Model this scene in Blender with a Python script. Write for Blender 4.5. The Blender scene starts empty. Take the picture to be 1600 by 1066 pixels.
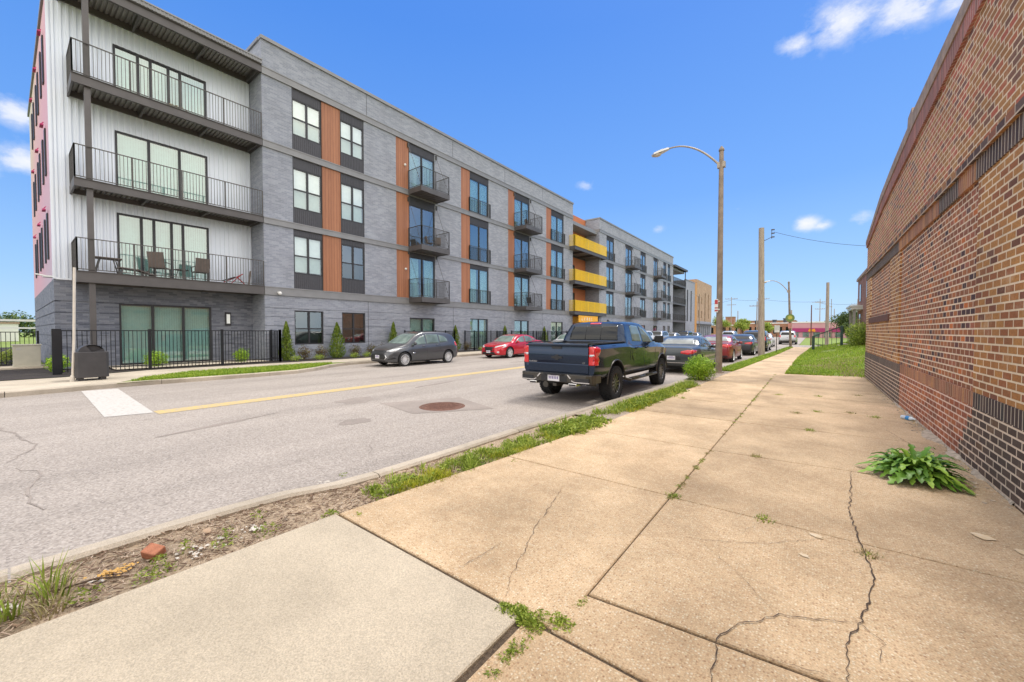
import bpy, math, random
from math import sin, cos, pi, radians as R, sqrt
from mathutils import Vector, Matrix
from mathutils.bvhtree import BVHTree
from mathutils.geometry import delaunay_2d_cdt, tessellate_polygon
from mathutils import noise as mnoise
random.seed(7)
S = bpy.context.scene
COL = S.collection
def ss(a, b, x):
    if a == b: return 1.0 if x > a else 0.0
    t = min(1, max(0, (x-a)/(b-a))); return t*t*(3-2*t)
def lerp(a, b, t): return a+(b-a)*t
def pl(pts, x):                       # piecewise linear
    if x <= pts[0][0]: return pts[0][1]
    for (a, va), (b, vb) in zip(pts, pts[1:]):
        if x <= b: return va+(vb-va)*(x-a)/(b-a) if b > a else vb
    return pts[-1][1]
def smooth(pts, x):                   # monotone cubic through points
    n = len(pts)
    if x <= pts[0][0]: return pts[0][1]
    if x >= pts[-1][0]: return pts[-1][1]
    i = max(k for k in range(n-1) if pts[k][0] <= x)
    d = [(pts[k+1][1]-pts[k][1])/(pts[k+1][0]-pts[k][0]) for k in range(n-1)]
    def m(k):
        if k == 0: return d[0]
        if k == n-1: return d[-1]
        if d[k-1]*d[k] <= 0: return 0
        return 2*d[k-1]*d[k]/(d[k-1]+d[k])
    h = pts[i+1][0]-pts[i][0]; t = (x-pts[i][0])/h
    return ((2*t**3-3*t*t+1)*pts[i][1]+(t**3-2*t*t+t)*h*m(i)+(-2*t**3+3*t*t)*pts[i+1][1]+(t**3-t*t)*h*m(i+1))

class MB:
    def __init__(s): s.v = []; s.f = []; s.m = []; s.mi = 0
    def face(s, pts):
        n = len(s.v); s.v += [tuple(p) for p in pts]; s.f.append(tuple(range(n, n+len(pts)))); s.m.append(s.mi)
    def add(s, vs, fs):
        n = len(s.v); s.v += [tuple(p) for p in vs]
        for f in fs: s.f.append(tuple(i+n for i in f)); s.m.append(s.mi)
    def box(s, x0, x1, y0, y1, z0, z1, M=None):
        if x0 > x1: x0, x1 = x1, x0
        if y0 > y1: y0, y1 = y1, y0
        if z0 > z1: z0, z1 = z1, z0
        vs = [Vector(p) for p in [(x0,y0,z0),(x1,y0,z0),(x1,y1,z0),(x0,y1,z0),(x0,y0,z1),(x1,y0,z1),(x1,y1,z1),(x0,y1,z1)]]
        if M: vs = [M @ v for v in vs]
        s.add(vs, [(0,3,2,1),(4,5,6,7),(0,1,5,4),(1,2,6,5),(2,3,7,6),(3,0,4,7)])
        return s
    def bar(s, a, b, w, h=None):      # box beam between two points
        a = Vector(a); b = Vector(b); h = h or w; d = b-a; L = d.length
        if L < 1e-6: return s
        q = d.to_track_quat('X', 'Z').to_matrix().to_4x4(); q.translation = a
        return s.box(0, L, -w/2, w/2, -h/2, h/2, q)
    def tube(s, path, r, n=8, cap=True):
        path = [Vector(p) for p in path]; N = len(path)
        rr = r if isinstance(r, (list, tuple)) else [r]*N
        vs = []; up = None
        for i, p in enumerate(path):
            t = (path[min(i+1, N-1)]-path[max(i-1, 0)]).normalized()
            if up is None: up = Vector((0,0,1)) if abs(t.z) < .9 else Vector((1,0,0))
            a = t.cross(up).normalized(); b = a.cross(t).normalized(); up = b
            for k in range(n):
                an = 2*pi*k/n; vs.append(p+(a*cos(an)+b*sin(an))*rr[i])
        fs = [(i*n+k, i*n+(k+1) % n, (i+1)*n+(k+1) % n, (i+1)*n+k) for i in range(N-1) for k in range(n)]
        if cap: fs += [tuple(range(n))[::-1], tuple((N-1)*n+k for k in range(n))]
        s.add(vs, fs); return s
    def lathe(s, prof, n=24, M=None, axis='z', a0=0, a1=2*pi):   # prof [(r, h)]
        full = abs(a1-a0-2*pi) < 1e-6; m = n if full else n+1; vs = []
        for r, h in prof:
            for k in range(m):
                a = a0+(a1-a0)*k/n
                p = Vector((r*cos(a), r*sin(a), h))
                if axis == 'y': p = Vector((r*cos(a), h, r*sin(a)))
                vs.append(M @ p if M else p)
        fs = []
        for i in range(len(prof)-1):
            for k in range(n):
                k2 = (k+1) % m if full else k+1
                fs.append((i*m+k, i*m+k2, (i+1)*m+k2, (i+1)*m+k))
        s.add(vs, fs); return s
    def prism(s, poly, lo, hi, axis='z'):  # poly 2D; axis z:(x,y) y:(x,z) x:(y,z)
        def P(p, h): return {'z': (p[0], p[1], h), 'y': (p[0], h, p[1]), 'x': (h, p[0], p[1])}[axis]
        n = len(poly); vs = [P(p, lo) for p in poly]+[P(p, hi) for p in poly]
        fs = [(i, (i+1) % n, n+(i+1) % n, n+i) for i in range(n)]
        tr = tessellate_polygon([[Vector((p[0], p[1], 0)) for p in poly]])
        fs += [tuple(t) for t in tr]+[tuple(n+i for i in t)[::-1] for t in tr]
        s.add(vs, fs); return s
    def sphere(s, c, r, nu=12, nv=8):
        r = r if isinstance(r, (tuple, list)) else (r, r, r)
        vs = [(c[0]+r[0]*sin(pi*j/nv)*cos(2*pi*i/nu), c[1]+r[1]*sin(pi*j/nv)*sin(2*pi*i/nu), c[2]+r[2]*cos(pi*j/nv)) for j in range(nv+1) for i in range(nu)]
        s.add(vs, [(j*nu+i, j*nu+(i+1) % nu, (j+1)*nu+(i+1) % nu, (j+1)*nu+i) for j in range(nv) for i in range(nu)]); return s
    def mesh(s, name):
        me = bpy.data.meshes.new(name); me.from_pydata([tuple(v) for v in s.v], [], s.f)
        return me
    def build(s, name, mat, parent=None, smooth=None, merge=False, bevel=0):
        me = s.mesh(name)
        import bmesh
        bm = bmesh.new(); bm.from_mesh(me)
        if merge: bmesh.ops.remove_doubles(bm, verts=bm.verts, dist=1e-4)
        bmesh.ops.recalc_face_normals(bm, faces=bm.faces) if merge or len(s.f) < 40000 else None
        bm.to_mesh(me); bm.free()
        return link(name, me, mat, parent, smooth, bevel)
def link(name, me, mat, parent=None, smooth=None, bevel=0):
    o = bpy.data.objects.new(name, me); COL.objects.link(o)
    for m in (mat if isinstance(mat, (list, tuple)) else [mat]): me.materials.append(m)
    if smooth is not None:
        me.polygons.foreach_set('use_smooth', [True]*len(me.polygons)); me.set_sharp_from_angle(angle=R(smooth))
    if parent is not None: o.parent = parent
    if bevel:
        b = o.modifiers.new('b', 'BEVEL'); b.width = bevel; b.segments = 2; b.limit_method = 'ANGLE'; b.angle_limit = R(40)
    return o
def empty(name, loc=(0,0,0), rz=0):
    o = bpy.data.objects.new(name, None); COL.objects.link(o); o.location = loc; o.rotation_euler = (0,0,rz); o.empty_display_size = .2
    return o
def tag(o, label=None, cat=None, group=None, kind=None):
    if label: o['label'] = label
    if cat: o['category'] = cat
    if group: o['group'] = group
    if kind: o['kind'] = kind
    return o
def struct(o): o['kind'] = 'structure'; return o
def settle(root, loc):                # move an empty to its base, children stay put
    loc = Vector(loc); root.location = root.location+loc
    for c in root.children: c.location = c.location-loc
def copy_tree(o, parent=None):
    c = o.copy(); COL.objects.link(c)
    if parent is not None: c.parent = parent
    for ch in list(o.children): copy_tree(ch, c)
    return c

# ------------------------------------------------------------ materials
def newmat(name):
    m = bpy.data.materials.new(name); m.use_nodes = True; nt = m.node_tree
    return m, nt, nt.nodes['Principled BSDF']
def N(nt, t, **k):
    n = nt.nodes.new(t)
    for a, b in k.items():
        if a[0] == '_': n.inputs[a[1:].replace('_', ' ')].default_value = b
        else: setattr(n, a, b)
    return n
def rgba(c): return (c[0], c[1], c[2], 1)
def setp(b, **k):
    for a, v in k.items(): b.inputs[a.replace('_', ' ')].default_value = v
def coords(nt, scale=(1,1,1), use='Object'):
    tc = N(nt, 'ShaderNodeTexCoord'); mp = N(nt, 'ShaderNodeMapping'); mp.inputs['Scale'].default_value = scale
    nt.links.new(tc.outputs[use], mp.inputs['Vector']); return mp.outputs['Vector']
def noise(nt, vec, sc, det=5, rough=.55):
    n = N(nt, 'ShaderNodeTexNoise'); n.inputs['Scale'].default_value = sc; n.inputs['Detail'].default_value = det; n.inputs['Roughness'].default_value = rough
    nt.links.new(vec, n.inputs['Vector']); return n.outputs['Fac']
def ramp(nt, fac, stops, interp='LINEAR'):
    r = N(nt, 'ShaderNodeValToRGB'); e = r.color_ramp.elements; r.color_ramp.interpolation = interp
    while len(e) < len(stops): e.new(.5)
    for i, (p, c) in enumerate(stops): e[i].position = p; e[i].color = rgba(c) if hasattr(c, '__len__') else (c, c, c, 1)
    nt.links.new(fac, r.inputs['Fac']); return r.outputs['Color']
def mix(nt, fac, a, b, mode='MIX'):
    m = N(nt, 'ShaderNodeMix', data_type='RGBA', blend_type=mode)
    for s, v in ((m.inputs[0], fac), (m.inputs[6], a), (m.inputs[7], b)):
        if isinstance(v, bpy.types.NodeSocket): nt.links.new(v, s)
        elif hasattr(v, '__len__'): s.default_value = rgba(v)
        else: s.default_value = v if s == m.inputs[0] else (v, v, v, 1)
    return m.outputs[2]
def math_(nt, op, a, b=None, c=None, clamp=False):
    m = N(nt, 'ShaderNodeMath', operation=op, use_clamp=clamp)
    for i, v in enumerate((a, b, c)):
        if v is None: continue
        if isinstance(v, bpy.types.NodeSocket): nt.links.new(v, m.inputs[i])
        else: m.inputs[i].default_value = v
    return m.outputs[0]
def bump(nt, bsdf, h, dist, strength=1):
    b = N(nt, 'ShaderNodeBump'); b.inputs['Distance'].default_value = dist; b.inputs['Strength'].default_value = strength
    nt.links.new(h, b.inputs['Height']); nt.links.new(b.outputs['Normal'], bsdf.inputs['Normal'])
def simple(name, col, rough=.6, metal=0, var=.12, vs=6, coat=0, bmp=0, spec=.5):
    m, nt, b = newmat(name); setp(b, Roughness=rough, Metallic=metal, Coat_Weight=coat)
    b.inputs['Specular IOR Level'].default_value = spec
    v = coords(nt); f = noise(nt, v, vs, 6)
    lo = [c*(1-var) for c in col]; hi = [min(1, c*(1+var)) for c in col]
    nt.links.new(ramp(nt, f, [(.3, lo), (.7, hi)]), b.inputs['Base Color'])
    if bmp: bump(nt, b, noise(nt, v, vs*8, 4), bmp)
    return m
def paint(name, col, metal=.35, rough=.28):
    m, nt, b = newmat(name); setp(b, Roughness=rough, Metallic=metal, Coat_Weight=.65, Coat_Roughness=.04)
    v = coords(nt); nt.links.new(ramp(nt, noise(nt, v, 3, 3), [(.3, [c*.93 for c in col]), (.7, [c*1.05 for c in col])]), b.inputs['Base Color'])
    return m
def glass(name, tint=(.75,.88,.86), refl=.25, rough=.015):
    m, nt, b = newmat(name); nt.nodes.remove(b)
    t = N(nt, 'ShaderNodeBsdfTransparent'); t.inputs[0].default_value = rgba(tint)
    g = N(nt, 'ShaderNodeBsdfGlossy'); g.inputs['Roughness'].default_value = rough; g.inputs['Color'].default_value = (.95,1,.98,1)
    lw = N(nt, 'ShaderNodeLayerWeight'); lw.inputs['Blend'].default_value = .35
    f = math_(nt, 'MULTIPLY_ADD', lw.outputs['Facing'], .6, refl, clamp=True)
    mx = N(nt, 'ShaderNodeMixShader'); nt.links.new(f, mx.inputs[0]); nt.links.new(t.outputs[0], mx.inputs[1]); nt.links.new(g.outputs[0], mx.inputs[2])
    # slight waviness of real panes
    v = coords(nt); bp = N(nt, 'ShaderNodeBump'); bp.inputs['Distance'].default_value = .0005; nt.links.new(noise(nt, v, 1.5, 1), bp.inputs['Height']); nt.links.new(bp.outputs[0], g.inputs['Normal'])
    nt.links.new(mx.outputs[0], nt.nodes['Material Output'].inputs['Surface']); return m
def brick(name, stops, mortar, L=.21, H=.08, ms=.020, soldier=False, cluster=0, clusterscale=.7, rough=.85, bmp=.006, stain=.25, dx=0, dz=0, offset=.5, interp='CONSTANT'):
    m, nt, b = newmat(name); setp(b, Roughness=rough)
    tc = N(nt, 'ShaderNodeTexCoord'); sx = N(nt, 'ShaderNodeSeparateXYZ'); nt.links.new(tc.outputs['Object'], sx.inputs[0])
    u = math_(nt, 'ADD', sx.outputs[0], sx.outputs[1]); u = math_(nt, 'ADD', u, dx); w = math_(nt, 'ADD', sx.outputs[2], dz)
    cb = N(nt, 'ShaderNodeCombineXYZ')
    nt.links.new(w if soldier else u, cb.inputs[0]); nt.links.new(u if soldier else w, cb.inputs[1])
    bt = N(nt, 'ShaderNodeTexBrick'); bt.offset = 0 if soldier else offset
    for k, v in (('Scale', 1), ('Brick Width', L), ('Row Height', H), ('Mortar Size', ms/2), ('Mortar Smooth', .15), ('Bias', 0)): bt.inputs[k].default_value = v
    bt.inputs['Color1'].default_value = (0,0,0,1); bt.inputs['Color2'].default_value = (1,1,1,1); bt.inputs['Mortar'].default_value = (.5,.5,.5,1)
    nt.links.new(cb.outputs[0], bt.inputs['Vector'])
    rgb = N(nt, 'ShaderNodeRGBToBW'); nt.links.new(bt.outputs['Color'], rgb.inputs[0]); t = rgb.outputs[0]
    pos = tc.outputs['Object']
    if cluster:
        bl, bh = (L, H); row = math_(nt, 'FLOOR', math_(nt, 'DIVIDE', u if soldier else w, bh)); ev = math_(nt, 'SUBTRACT', 1.0, math_(nt, 'MODULO', row, 2.0))
        sh = math_(nt, 'MULTIPLY', ev, 0.0 if soldier else offset*bl); bn = math_(nt, 'FLOOR', math_(nt, 'DIVIDE', math_(nt, 'ADD', w if soldier else u, sh), bl))
        cc_ = N(nt, 'ShaderNodeCombineXYZ'); nt.links.new(math_(nt, 'MULTIPLY', bn, bl), cc_.inputs[0]); nt.links.new(math_(nt, 'MULTIPLY', row, bh), cc_.inputs[1])
        n = noise(nt, cc_.outputs[0], clusterscale, 3); n = math_(nt, 'SUBTRACT', n, .5); t = math_(nt, 'MULTIPLY_ADD', n, cluster, t, clamp=True)
    col = ramp(nt, t, stops, interp)
    fine = noise(nt, pos, 55, 4); col = mix(nt, .35, col, ramp(nt, fine, [(.3, .35), (.7, 1.4)]), 'MULTIPLY')
    mcol = mix(nt, noise(nt, pos, 9, 5), [c*.8 for c in mortar], [min(1, c*1.15) for c in mortar])
    col = mix(nt, bt.outputs['Fac'], col, mcol)
    st = ramp(nt, noise(nt, pos, .9, 6, .65), [(.3, 1-stain), (.65, 1.05)]); col = mix(nt, 1, col, st, 'MULTIPLY')
    if bmp >= .007:
        ef = ramp(nt, noise(nt, pos, 2.6, 8, .72), [(.56, 0), (.74, .28)]); col = mix(nt, ef, col, mortar)
        gr = ramp(nt, noise(nt, pos, 1.4, 7, .7), [(.30, .34), (.44, 0)]); col = mix(nt, gr, col, (.10,.065,.05))
    nt.links.new(col, b.inputs['Base Color'])
    h = math_(nt, 'MULTIPLY_ADD', fine, .25, math_(nt, 'SUBTRACT', 1.0, bt.outputs['Fac'])); bump(nt, b, h, bmp)
    return m
def foliage(name, a, b_, c, rough=.55, trans=.25, sc=1.2):
    m, nt, b = newmat(name); setp(b, Roughness=rough); b.inputs['Specular IOR Level'].default_value = .3
    g = N(nt, 'ShaderNodeNewGeometry'); v = coords(nt)
    f = math_(nt, 'MULTIPLY_ADD', g.outputs['Random Per Island'], .55, math_(nt, 'MULTIPLY', noise(nt, v, sc, 3), .5))
    col = ramp(nt, f, [(.2, a), (.5, b_), (.8, c)]); nt.links.new(col, b.inputs['Base Color'])
    t = N(nt, 'ShaderNodeBsdfTranslucent'); nt.links.new(col, t.inputs[0])
    mx = N(nt, 'ShaderNodeMixShader'); mx.inputs[0].default_value = trans
    nt.links.new(b.outputs[0], mx.inputs[1]); nt.links.new(t.outputs[0], mx.inputs[2]); nt.links.new(mx.outputs[0], nt.nodes['Material Output'].inputs['Surface'])
    return m
def lamp_mat(name, col, st):
    m, nt, b = newmat(name); setp(b, Roughness=.3); b.inputs['Base Color'].default_value = rgba(col); b.inputs['Emission Color'].default_value = rgba(col); b.inputs['Emission Strength'].default_value = st
    return m
def concrete(name, c0, c1, peb, pebsc=70, pebamt=.6, stain=.25, rough=.9, crackc=None):
    """exposed aggregate / worn concrete: noise base, pebbles, blotches"""
    m, nt, b = newmat(name); setp(b, Roughness=rough)
    v = coords(nt)
    base = mix(nt, ramp(nt, noise(nt, v, 1.1, 6, .6), [(.3, 0), (.7, 1)]), c0, c1)
    vo = N(nt, 'ShaderNodeTexVoronoi'); vo.inputs['Scale'].default_value = pebsc; nt.links.new(v, vo.inputs['Vector'])
    sep = N(nt, 'ShaderNodeSeparateColor'); nt.links.new(vo.outputs['Color'], sep.inputs[0])
    pc = ramp(nt, sep.outputs[0], peb); inside = ramp(nt, vo.outputs['Distance'], [(.25, 1), (.5, 0)])
    col = mix(nt, math_(nt, 'MULTIPLY', inside, pebamt), base, pc)
    col = mix(nt, 1, col, ramp(nt, noise(nt, v, .55, 7, .7), [(.32, 1-stain), (.6, 1.0), (.8, 1.08)]), 'MULTIPLY')
    col = mix(nt, .45, col, ramp(nt, noise(nt, v, 130, 3), [(.3, .45), (.7, 1.45)]), 'MULTIPLY')
    col = mix(nt, ramp(nt, noise(nt, v, 2.3, 9, .75), [(.60, 0), (.72, .35)]), col, [c*.74 for c in c0])
    g = N(nt, 'ShaderNodeNewGeometry'); col = mix(nt, 1, col, ramp(nt, g.outputs['Random Per Island'], [(0, .86), (1, 1.08)]), 'MULTIPLY')
    nt.links.new(col, b.inputs['Base Color'])
    bump(nt, b, math_(nt, 'MULTIPLY_ADD', inside, pebamt, noise(nt, v, 120, 4)), .0025)
    return m

M = {}
M['frame'] = simple('window frame bronze', (.035,.035,.04), .45, .2, .1)
M['pane'] = glass('window pane', (.88,.95,.93), .2)
M['pane_door'] = glass('door pane', (.68,.87,.85), .20)
M['pane_screen'] = glass('screened pane', (.68,.78,.76), .14)
M['blind'] = simple('blinds', (.84,.86,.86), .8, var=.05)
M['blind_green'] = simple('vertical blinds', (.72,.82,.79), .8, var=.05)
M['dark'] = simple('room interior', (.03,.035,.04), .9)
M['panel'] = simple('ribbed metal panel', (.075,.075,.085), .5, .3, .08)
M['band'] = simple('grey metal band', (.235,.235,.24), .45, .2, .08, 2)
M['steel'] = simple('bronze painted steel', (.11,.102,.10), .5, .4, .1, 2)
M['deckunder'] = simple('galvanised deck', (.26,.25,.23), .45, .5, .15, 3)
M['rail'] = simple('railing steel', (.085,.08,.075), .45, .4, .1)
M['yellow'] = simple('yellow railing', (.90,.60,.01), .4, 0, .05)
M['black'] = simple('black fence steel', (.015,.016,.02), .4, .3, .1)
M['siding'] = simple('white corrugated siding', (.73,.78,.86), .35, .15, .02, .5)
M['orange'] = None
def orange_mat():
    m, nt, b = newmat('cedar boards'); setp(b, Roughness=.5)
    tc = N(nt, 'ShaderNodeTexCoord'); sx = N(nt, 'ShaderNodeSeparateXYZ'); nt.links.new(tc.outputs['Object'], sx.inputs[0])
    u = math_(nt, 'ADD', sx.outputs[0], sx.outputs[1]); k = math_(nt, 'MULTIPLY', u, 1/.16)
    fr = math_(nt, 'FRACT', k); fl = math_(nt, 'FLOOR', k)
    wn = N(nt, 'ShaderNodeTexWhiteNoise', noise_dimensions='1D'); nt.links.new(fl, wn.inputs['W'])
    v = coords(nt, (8,8,.6)); g = noise(nt, v, 3, 6)
    f = math_(nt, 'MULTIPLY_ADD', wn.outputs['Value'], .35, math_(nt, 'MULTIPLY', g, .7))
    col = ramp(nt, f, [(.25, (.29,.115,.055)), (.75, (.41,.175,.085))])
    gr = math_(nt, 'LESS_THAN', fr, .06); col = mix(nt, gr, col, (.12,.04,.02))
    nt.links.new(col, b.inputs['Base Color']); bump(nt, b, math_(nt, 'SUBTRACT', 1.0, gr), .01); return m
M['orange'] = orange_mat()
GM = (.36,.38,.43)
M['gbrick'] = brick('grey brick', [(0,(.25,.27,.32)),(.3,(.29,.31,.365)),(.6,(.32,.34,.395)),(.85,(.265,.285,.34))], GM, .30, .085, .012, rough=.75, bmp=.003, stain=.12, cluster=.2, clusterscale=1.2)
M['gbrick_dark'] = brick('darker grey brick', [(0,(.15,.165,.21)),(.3,(.20,.215,.26)),(.6,(.24,.255,.30)),(.85,(.18,.195,.24))], (.22,.235,.275), .30, .085, .012, rough=.75, bmp=.003, stain=.10, cluster=.2, clusterscale=1.2)
MO = (.88,.70,.48)
TAN = [(0,(.18,.07,.035)),(.08,(.34,.135,.045)),(.25,(.45,.195,.055)),(.48,(.50,.235,.065)),(.68,(.36,.13,.045)),(.82,(.48,.22,.065)),(.94,(.25,.09,.045))]
M['tan'] = brick('tan brick', TAN, MO, bmp=.008, cluster=.25)
M['upper'] = brick('mixed red and tan brick', [(0,(.24,.11,.06)),(.02,(.40,.18,.05)),(.20,(.48,.225,.065)),(.40,(.45,.18,.055)),(.53,(.50,.15,.06)),(.70,(.54,.14,.07)),(.88,(.38,.13,.06)),(.985,(.22,.10,.07))], MO, bmp=.008, cluster=1.5, clusterscale=.55, dz=.02)
M['infill'] = brick('red infill brick', [(0,(.07,.035,.035)),(.06,(.15,.06,.05)),(.16,(.30,.11,.045)),(.48,(.42,.15,.05)),(.74,(.28,.09,.04)),(.86,(.60,.17,.04)),(.91,(.42,.14,.07))], (.86,.68,.49), L=.17, H=.08, bmp=.008, cluster=.9, clusterscale=.8, dx=.07)
M['lowred'] = brick('orange red brick', [(0,(.34,.10,.045)),(.3,(.50,.16,.055)),(.6,(.44,.13,.05)),(.85,(.28,.10,.05))], (.86,.64,.50), bmp=.008)
M['basebrick'] = brick('dark brown brick', [(0,(.08,.05,.038)),(.3,(.125,.08,.058)),(.6,(.10,.068,.052)),(.85,(.16,.09,.05))], (.80,.64,.48), bmp=.009)
M['soldierd'] = brick('dark soldier brick', [(0,(.06,.035,.03)),(.5,(.10,.06,.045)),(.85,(.045,.04,.035))], (.55,.46,.36), L=2, H=.08, ms=.018, soldier=True, bmp=.01)
M['soldierr'] = brick('red soldier brick', [(0,(.36,.14,.07)),(.35,(.45,.19,.09)),(.6,(.28,.12,.06)),(.8,(.50,.22,.08))], (.70,.52,.36), L=2, H=.08, ms=.012, soldier=True, bmp=.01)
M['soldiertop'] = brick('red coping soldiers', [(0,(.34,.13,.10)),(.4,(.46,.17,.13)),(.75,(.28,.12,.09))], (.55,.36,.30), L=2, H=.08, ms=.02, soldier=True, bmp=.014)
M['coping'] = simple('clay coping', (.34,.25,.19), .8, 0, .3, 5, bmp=.003)
M['ledge'] = brick('header ledge brick', [(0,(.09,.05,.04)),(.3,(.30,.12,.06)),(.6,(.40,.19,.07)),(.8,(.14,.09,.07))], (.6,.48,.36), L=.22, H=.4, ms=.02, bmp=.008, dz=.05, offset=0)
M['mortarc'] = simple('mortar crumbs', (.42,.345,.26), .9, 0, .45, 14, bmp=.004)
def wall_sidewalk():
    return concrete('exposed aggregate', (.535,.375,.22), (.65,.48,.30), [(0,(.34,.19,.10)),(.35,(.50,.33,.18)),(.6,(.72,.60,.40)),(1,(.82,.72,.54))], 68, .75, .38)
M['agg'] = wall_sidewalk()
M['agg2'] = concrete('worn aggregate', (.54,.39,.245), (.63,.47,.30), [(0,(.32,.19,.10)),(.4,(.52,.36,.21)),(1,(.70,.58,.42))], 90, .45, .30)
M['newconc'] = concrete('smooth concrete', (.48,.41,.305), (.56,.48,.36), [(0,(.38,.33,.26)),(1,(.58,.51,.41))], 130, .4, .16)
M['farconc'] = concrete('pale concrete', (.52,.45,.35), (.60,.53,.42), [(0,(.45,.38,.29)),(1,(.65,.58,.47))], 60, .2, .15)
M['kerb'] = concrete('kerb concrete', (.43,.37,.29), (.52,.45,.36), [(0,(.34,.28,.21)),(1,(.56,.5,.41))], 60, .3, .3)
def asphalt():
    m, nt, b = newmat('worn asphalt'); setp(b, Roughness=.92); v = coords(nt)
    vo = N(nt, 'ShaderNodeTexVoronoi'); vo.inputs['Scale'].default_value = 60; nt.links.new(v, vo.inputs['Vector'])
    sep = N(nt, 'ShaderNodeSeparateColor'); nt.links.new(vo.outputs['Color'], sep.inputs[0])
    col = ramp(nt, sep.outputs[0], [(0,(.17,.15,.135)),(.25,(.30,.265,.235)),(.7,(.395,.35,.31)),(1,(.53,.48,.44))])
    col = mix(nt, .40, col, (.355,.315,.28))
    v2 = coords(nt, (1.6,.22,1)); col = mix(nt, 1, col, ramp(nt, noise(nt, v2, .5, 6, .6), [(.32,.80),(.5,.98),(.65,1.06)]), 'MULTIPLY')
    col = mix(nt, 1, col, ramp(nt, noise(nt, v, .9, 9, .75), [(.25,.72),(.42,.98),(.8,1.06)]), 'MULTIPLY')
    nt.links.new(col, b.inputs['Base Color']); bump(nt, b, vo.outputs['Distance'], .004); return m
M['asphalt'] = asphalt()
M['patch'] = concrete('road patch', (.30,.26,.23), (.35,.30,.265), [(0,(.2,.17,.15)),(1,(.42,.38,.35))], 60, .5, .2)
def worn(name, col, base, thr=.52):
    m, nt, b = newmat(name); setp(b, Roughness=.8); v = coords(nt)
    f = ramp(nt, noise(nt, v, 14, 6, .7), [(thr, 0), (thr+.12, 1)])
    nt.links.new(mix(nt, f, col, base), b.inputs['Base Color']); return m
M['ypaint'] = worn('yellow road paint', (.56,.42,.17), (.42,.35,.26), .47)
M['wpaint'] = worn('white road paint', (.53,.51,.48), (.42,.385,.35), .50)
M['splash'] = worn('faded paint drops', (.60,.50,.36), (.56,.43,.27), .42)
def soil_mat(name, stops, sc=40):
    m, nt, b = newmat(name); setp(b, Roughness=.95); v = coords(nt)
    f = noise(nt, v, sc, 8, .75); col = ramp(nt, f, stops)
    col = mix(nt, .6, col, ramp(nt, noise(nt, v, 2.5, 5), [(.3, .6), (.7, 1.25)]), 'MULTIPLY')
    nt.links.new(col, b.inputs['Base Color']); bump(nt, b, f, .02); return m
M['soil'] = soil_mat('dirt and wood chips', [(.3,(.20,.14,.09)),(.45,(.38,.28,.19)),(.55,(.50,.39,.27)),(.7,(.62,.52,.39))])
M['mulch'] = soil_mat('black mulch', [(.3,(.012,.010,.009)),(.6,(.045,.035,.03)),(.75,(.09,.07,.06))], 30)
M['gravel'] = soil_mat('gravelly dirt', [(.3,(.22,.17,.13)),(.5,(.36,.29,.23)),(.7,(.5,.43,.36))], 30)
M['earth'] = soil_mat('grassy ground', [(.3,(.10,.16,.03)),(.5,(.20,.28,.05)),(.65,(.27,.32,.08)),(.8,(.36,.30,.15))], 8)
M['crack'] = soil_mat('crack dirt', [(.3,(.05,.035,.025)),(.7,(.16,.11,.08))], 60)
M['jointdirt'] = soil_mat('joint dirt', [(.3,(.05,.035,.022)),(.5,(.12,.085,.055)),(.7,(.24,.18,.12))], 50)
M['grass'] = foliage('grass blades', (.13,.22,.02), (.25,.38,.035), (.42,.50,.07), trans=.3, sc=.8)
M['weed'] = foliage('weeds', (.13,.20,.03), (.28,.38,.05), (.48,.55,.11), trans=.3)
M['weedy'] = foliage('yellow weeds', (.25,.30,.02), (.42,.45,.03), (.55,.52,.06), trans=.3)
M['dry'] = foliage('dry grass', (.25,.20,.10), (.38,.32,.15), (.50,.45,.22), trans=.2)
M['dand'] = foliage('broad leaves', (.07,.17,.03), (.16,.33,.045), (.34,.52,.07), rough=.4, trans=.2)
M['arbor'] = foliage('evergreen', (.07,.12,.015), (.15,.22,.03), (.26,.34,.05), trans=.15)
M['shrub'] = foliage('bright shrub', (.14,.28,.02), (.28,.48,.03), (.48,.64,.07), trans=.25)
M['redshrub'] = foliage('reddish shrub', (.06,.035,.02), (.13,.08,.04), (.16,.18,.05), trans=.15)
M['tree'] = foliage('tree leaves', (.03,.06,.015), (.07,.12,.03), (.16,.22,.05), trans=.2)
M['bark'] = simple('bark', (.12,.08,.055), .9, 0, .3, 12, bmp=.01)
M['lamppost'] = simple('weathered lamp post', (.25,.20,.155), .7, .1, .25, 4)
M['arm'] = simple('aluminium arm', (.34,.30,.25), .5, .4, .12, 5)
def wood_mat():
    m, nt, b = newmat('weathered pole wood'); setp(b, Roughness=.9); v = coords(nt, (14,14,.9))
    f = noise(nt, v, 2, 8, .7); nt.links.new(ramp(nt, f, [(.3,(.16,.125,.10)),(.5,(.34,.285,.23)),(.7,(.46,.40,.33))]), b.inputs['Base Color']); bump(nt, b, f, .01); return m
M['wood'] = wood_mat()
M['whitepole'] = simple('white post', (.60,.55,.48), .5, 0, .1, 3)
M['bin'] = simple('charcoal bin', (.055,.052,.055), .55, .1, .15, 4)
M['beige'] = simple('beige cabinet', (.48,.46,.38), .5, 0, .08, 3)
M['rust'] = simple('rusty iron', (.17,.085,.06), .8, .3, .35, 20, bmp=.004)
M['tyre'] = simple('tyre rubber', (.022,.022,.023), .85, 0, .2, 20)
M['rimdark'] = simple('dark rim', (.16,.16,.17), .22, .9)
M['rimsilver'] = simple('silver rim', (.70,.70,.70), .35, .35, .06)
M['chrome'] = simple('chrome', (.75,.75,.76), .12, 1, .03)
M['trim'] = simple('black trim', (.018,.018,.02), .5, 0, .1)
M['gtrim'] = simple('grey bumper', (.075,.068,.058), .35, .5, .1)
M['cglass'] = None
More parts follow.
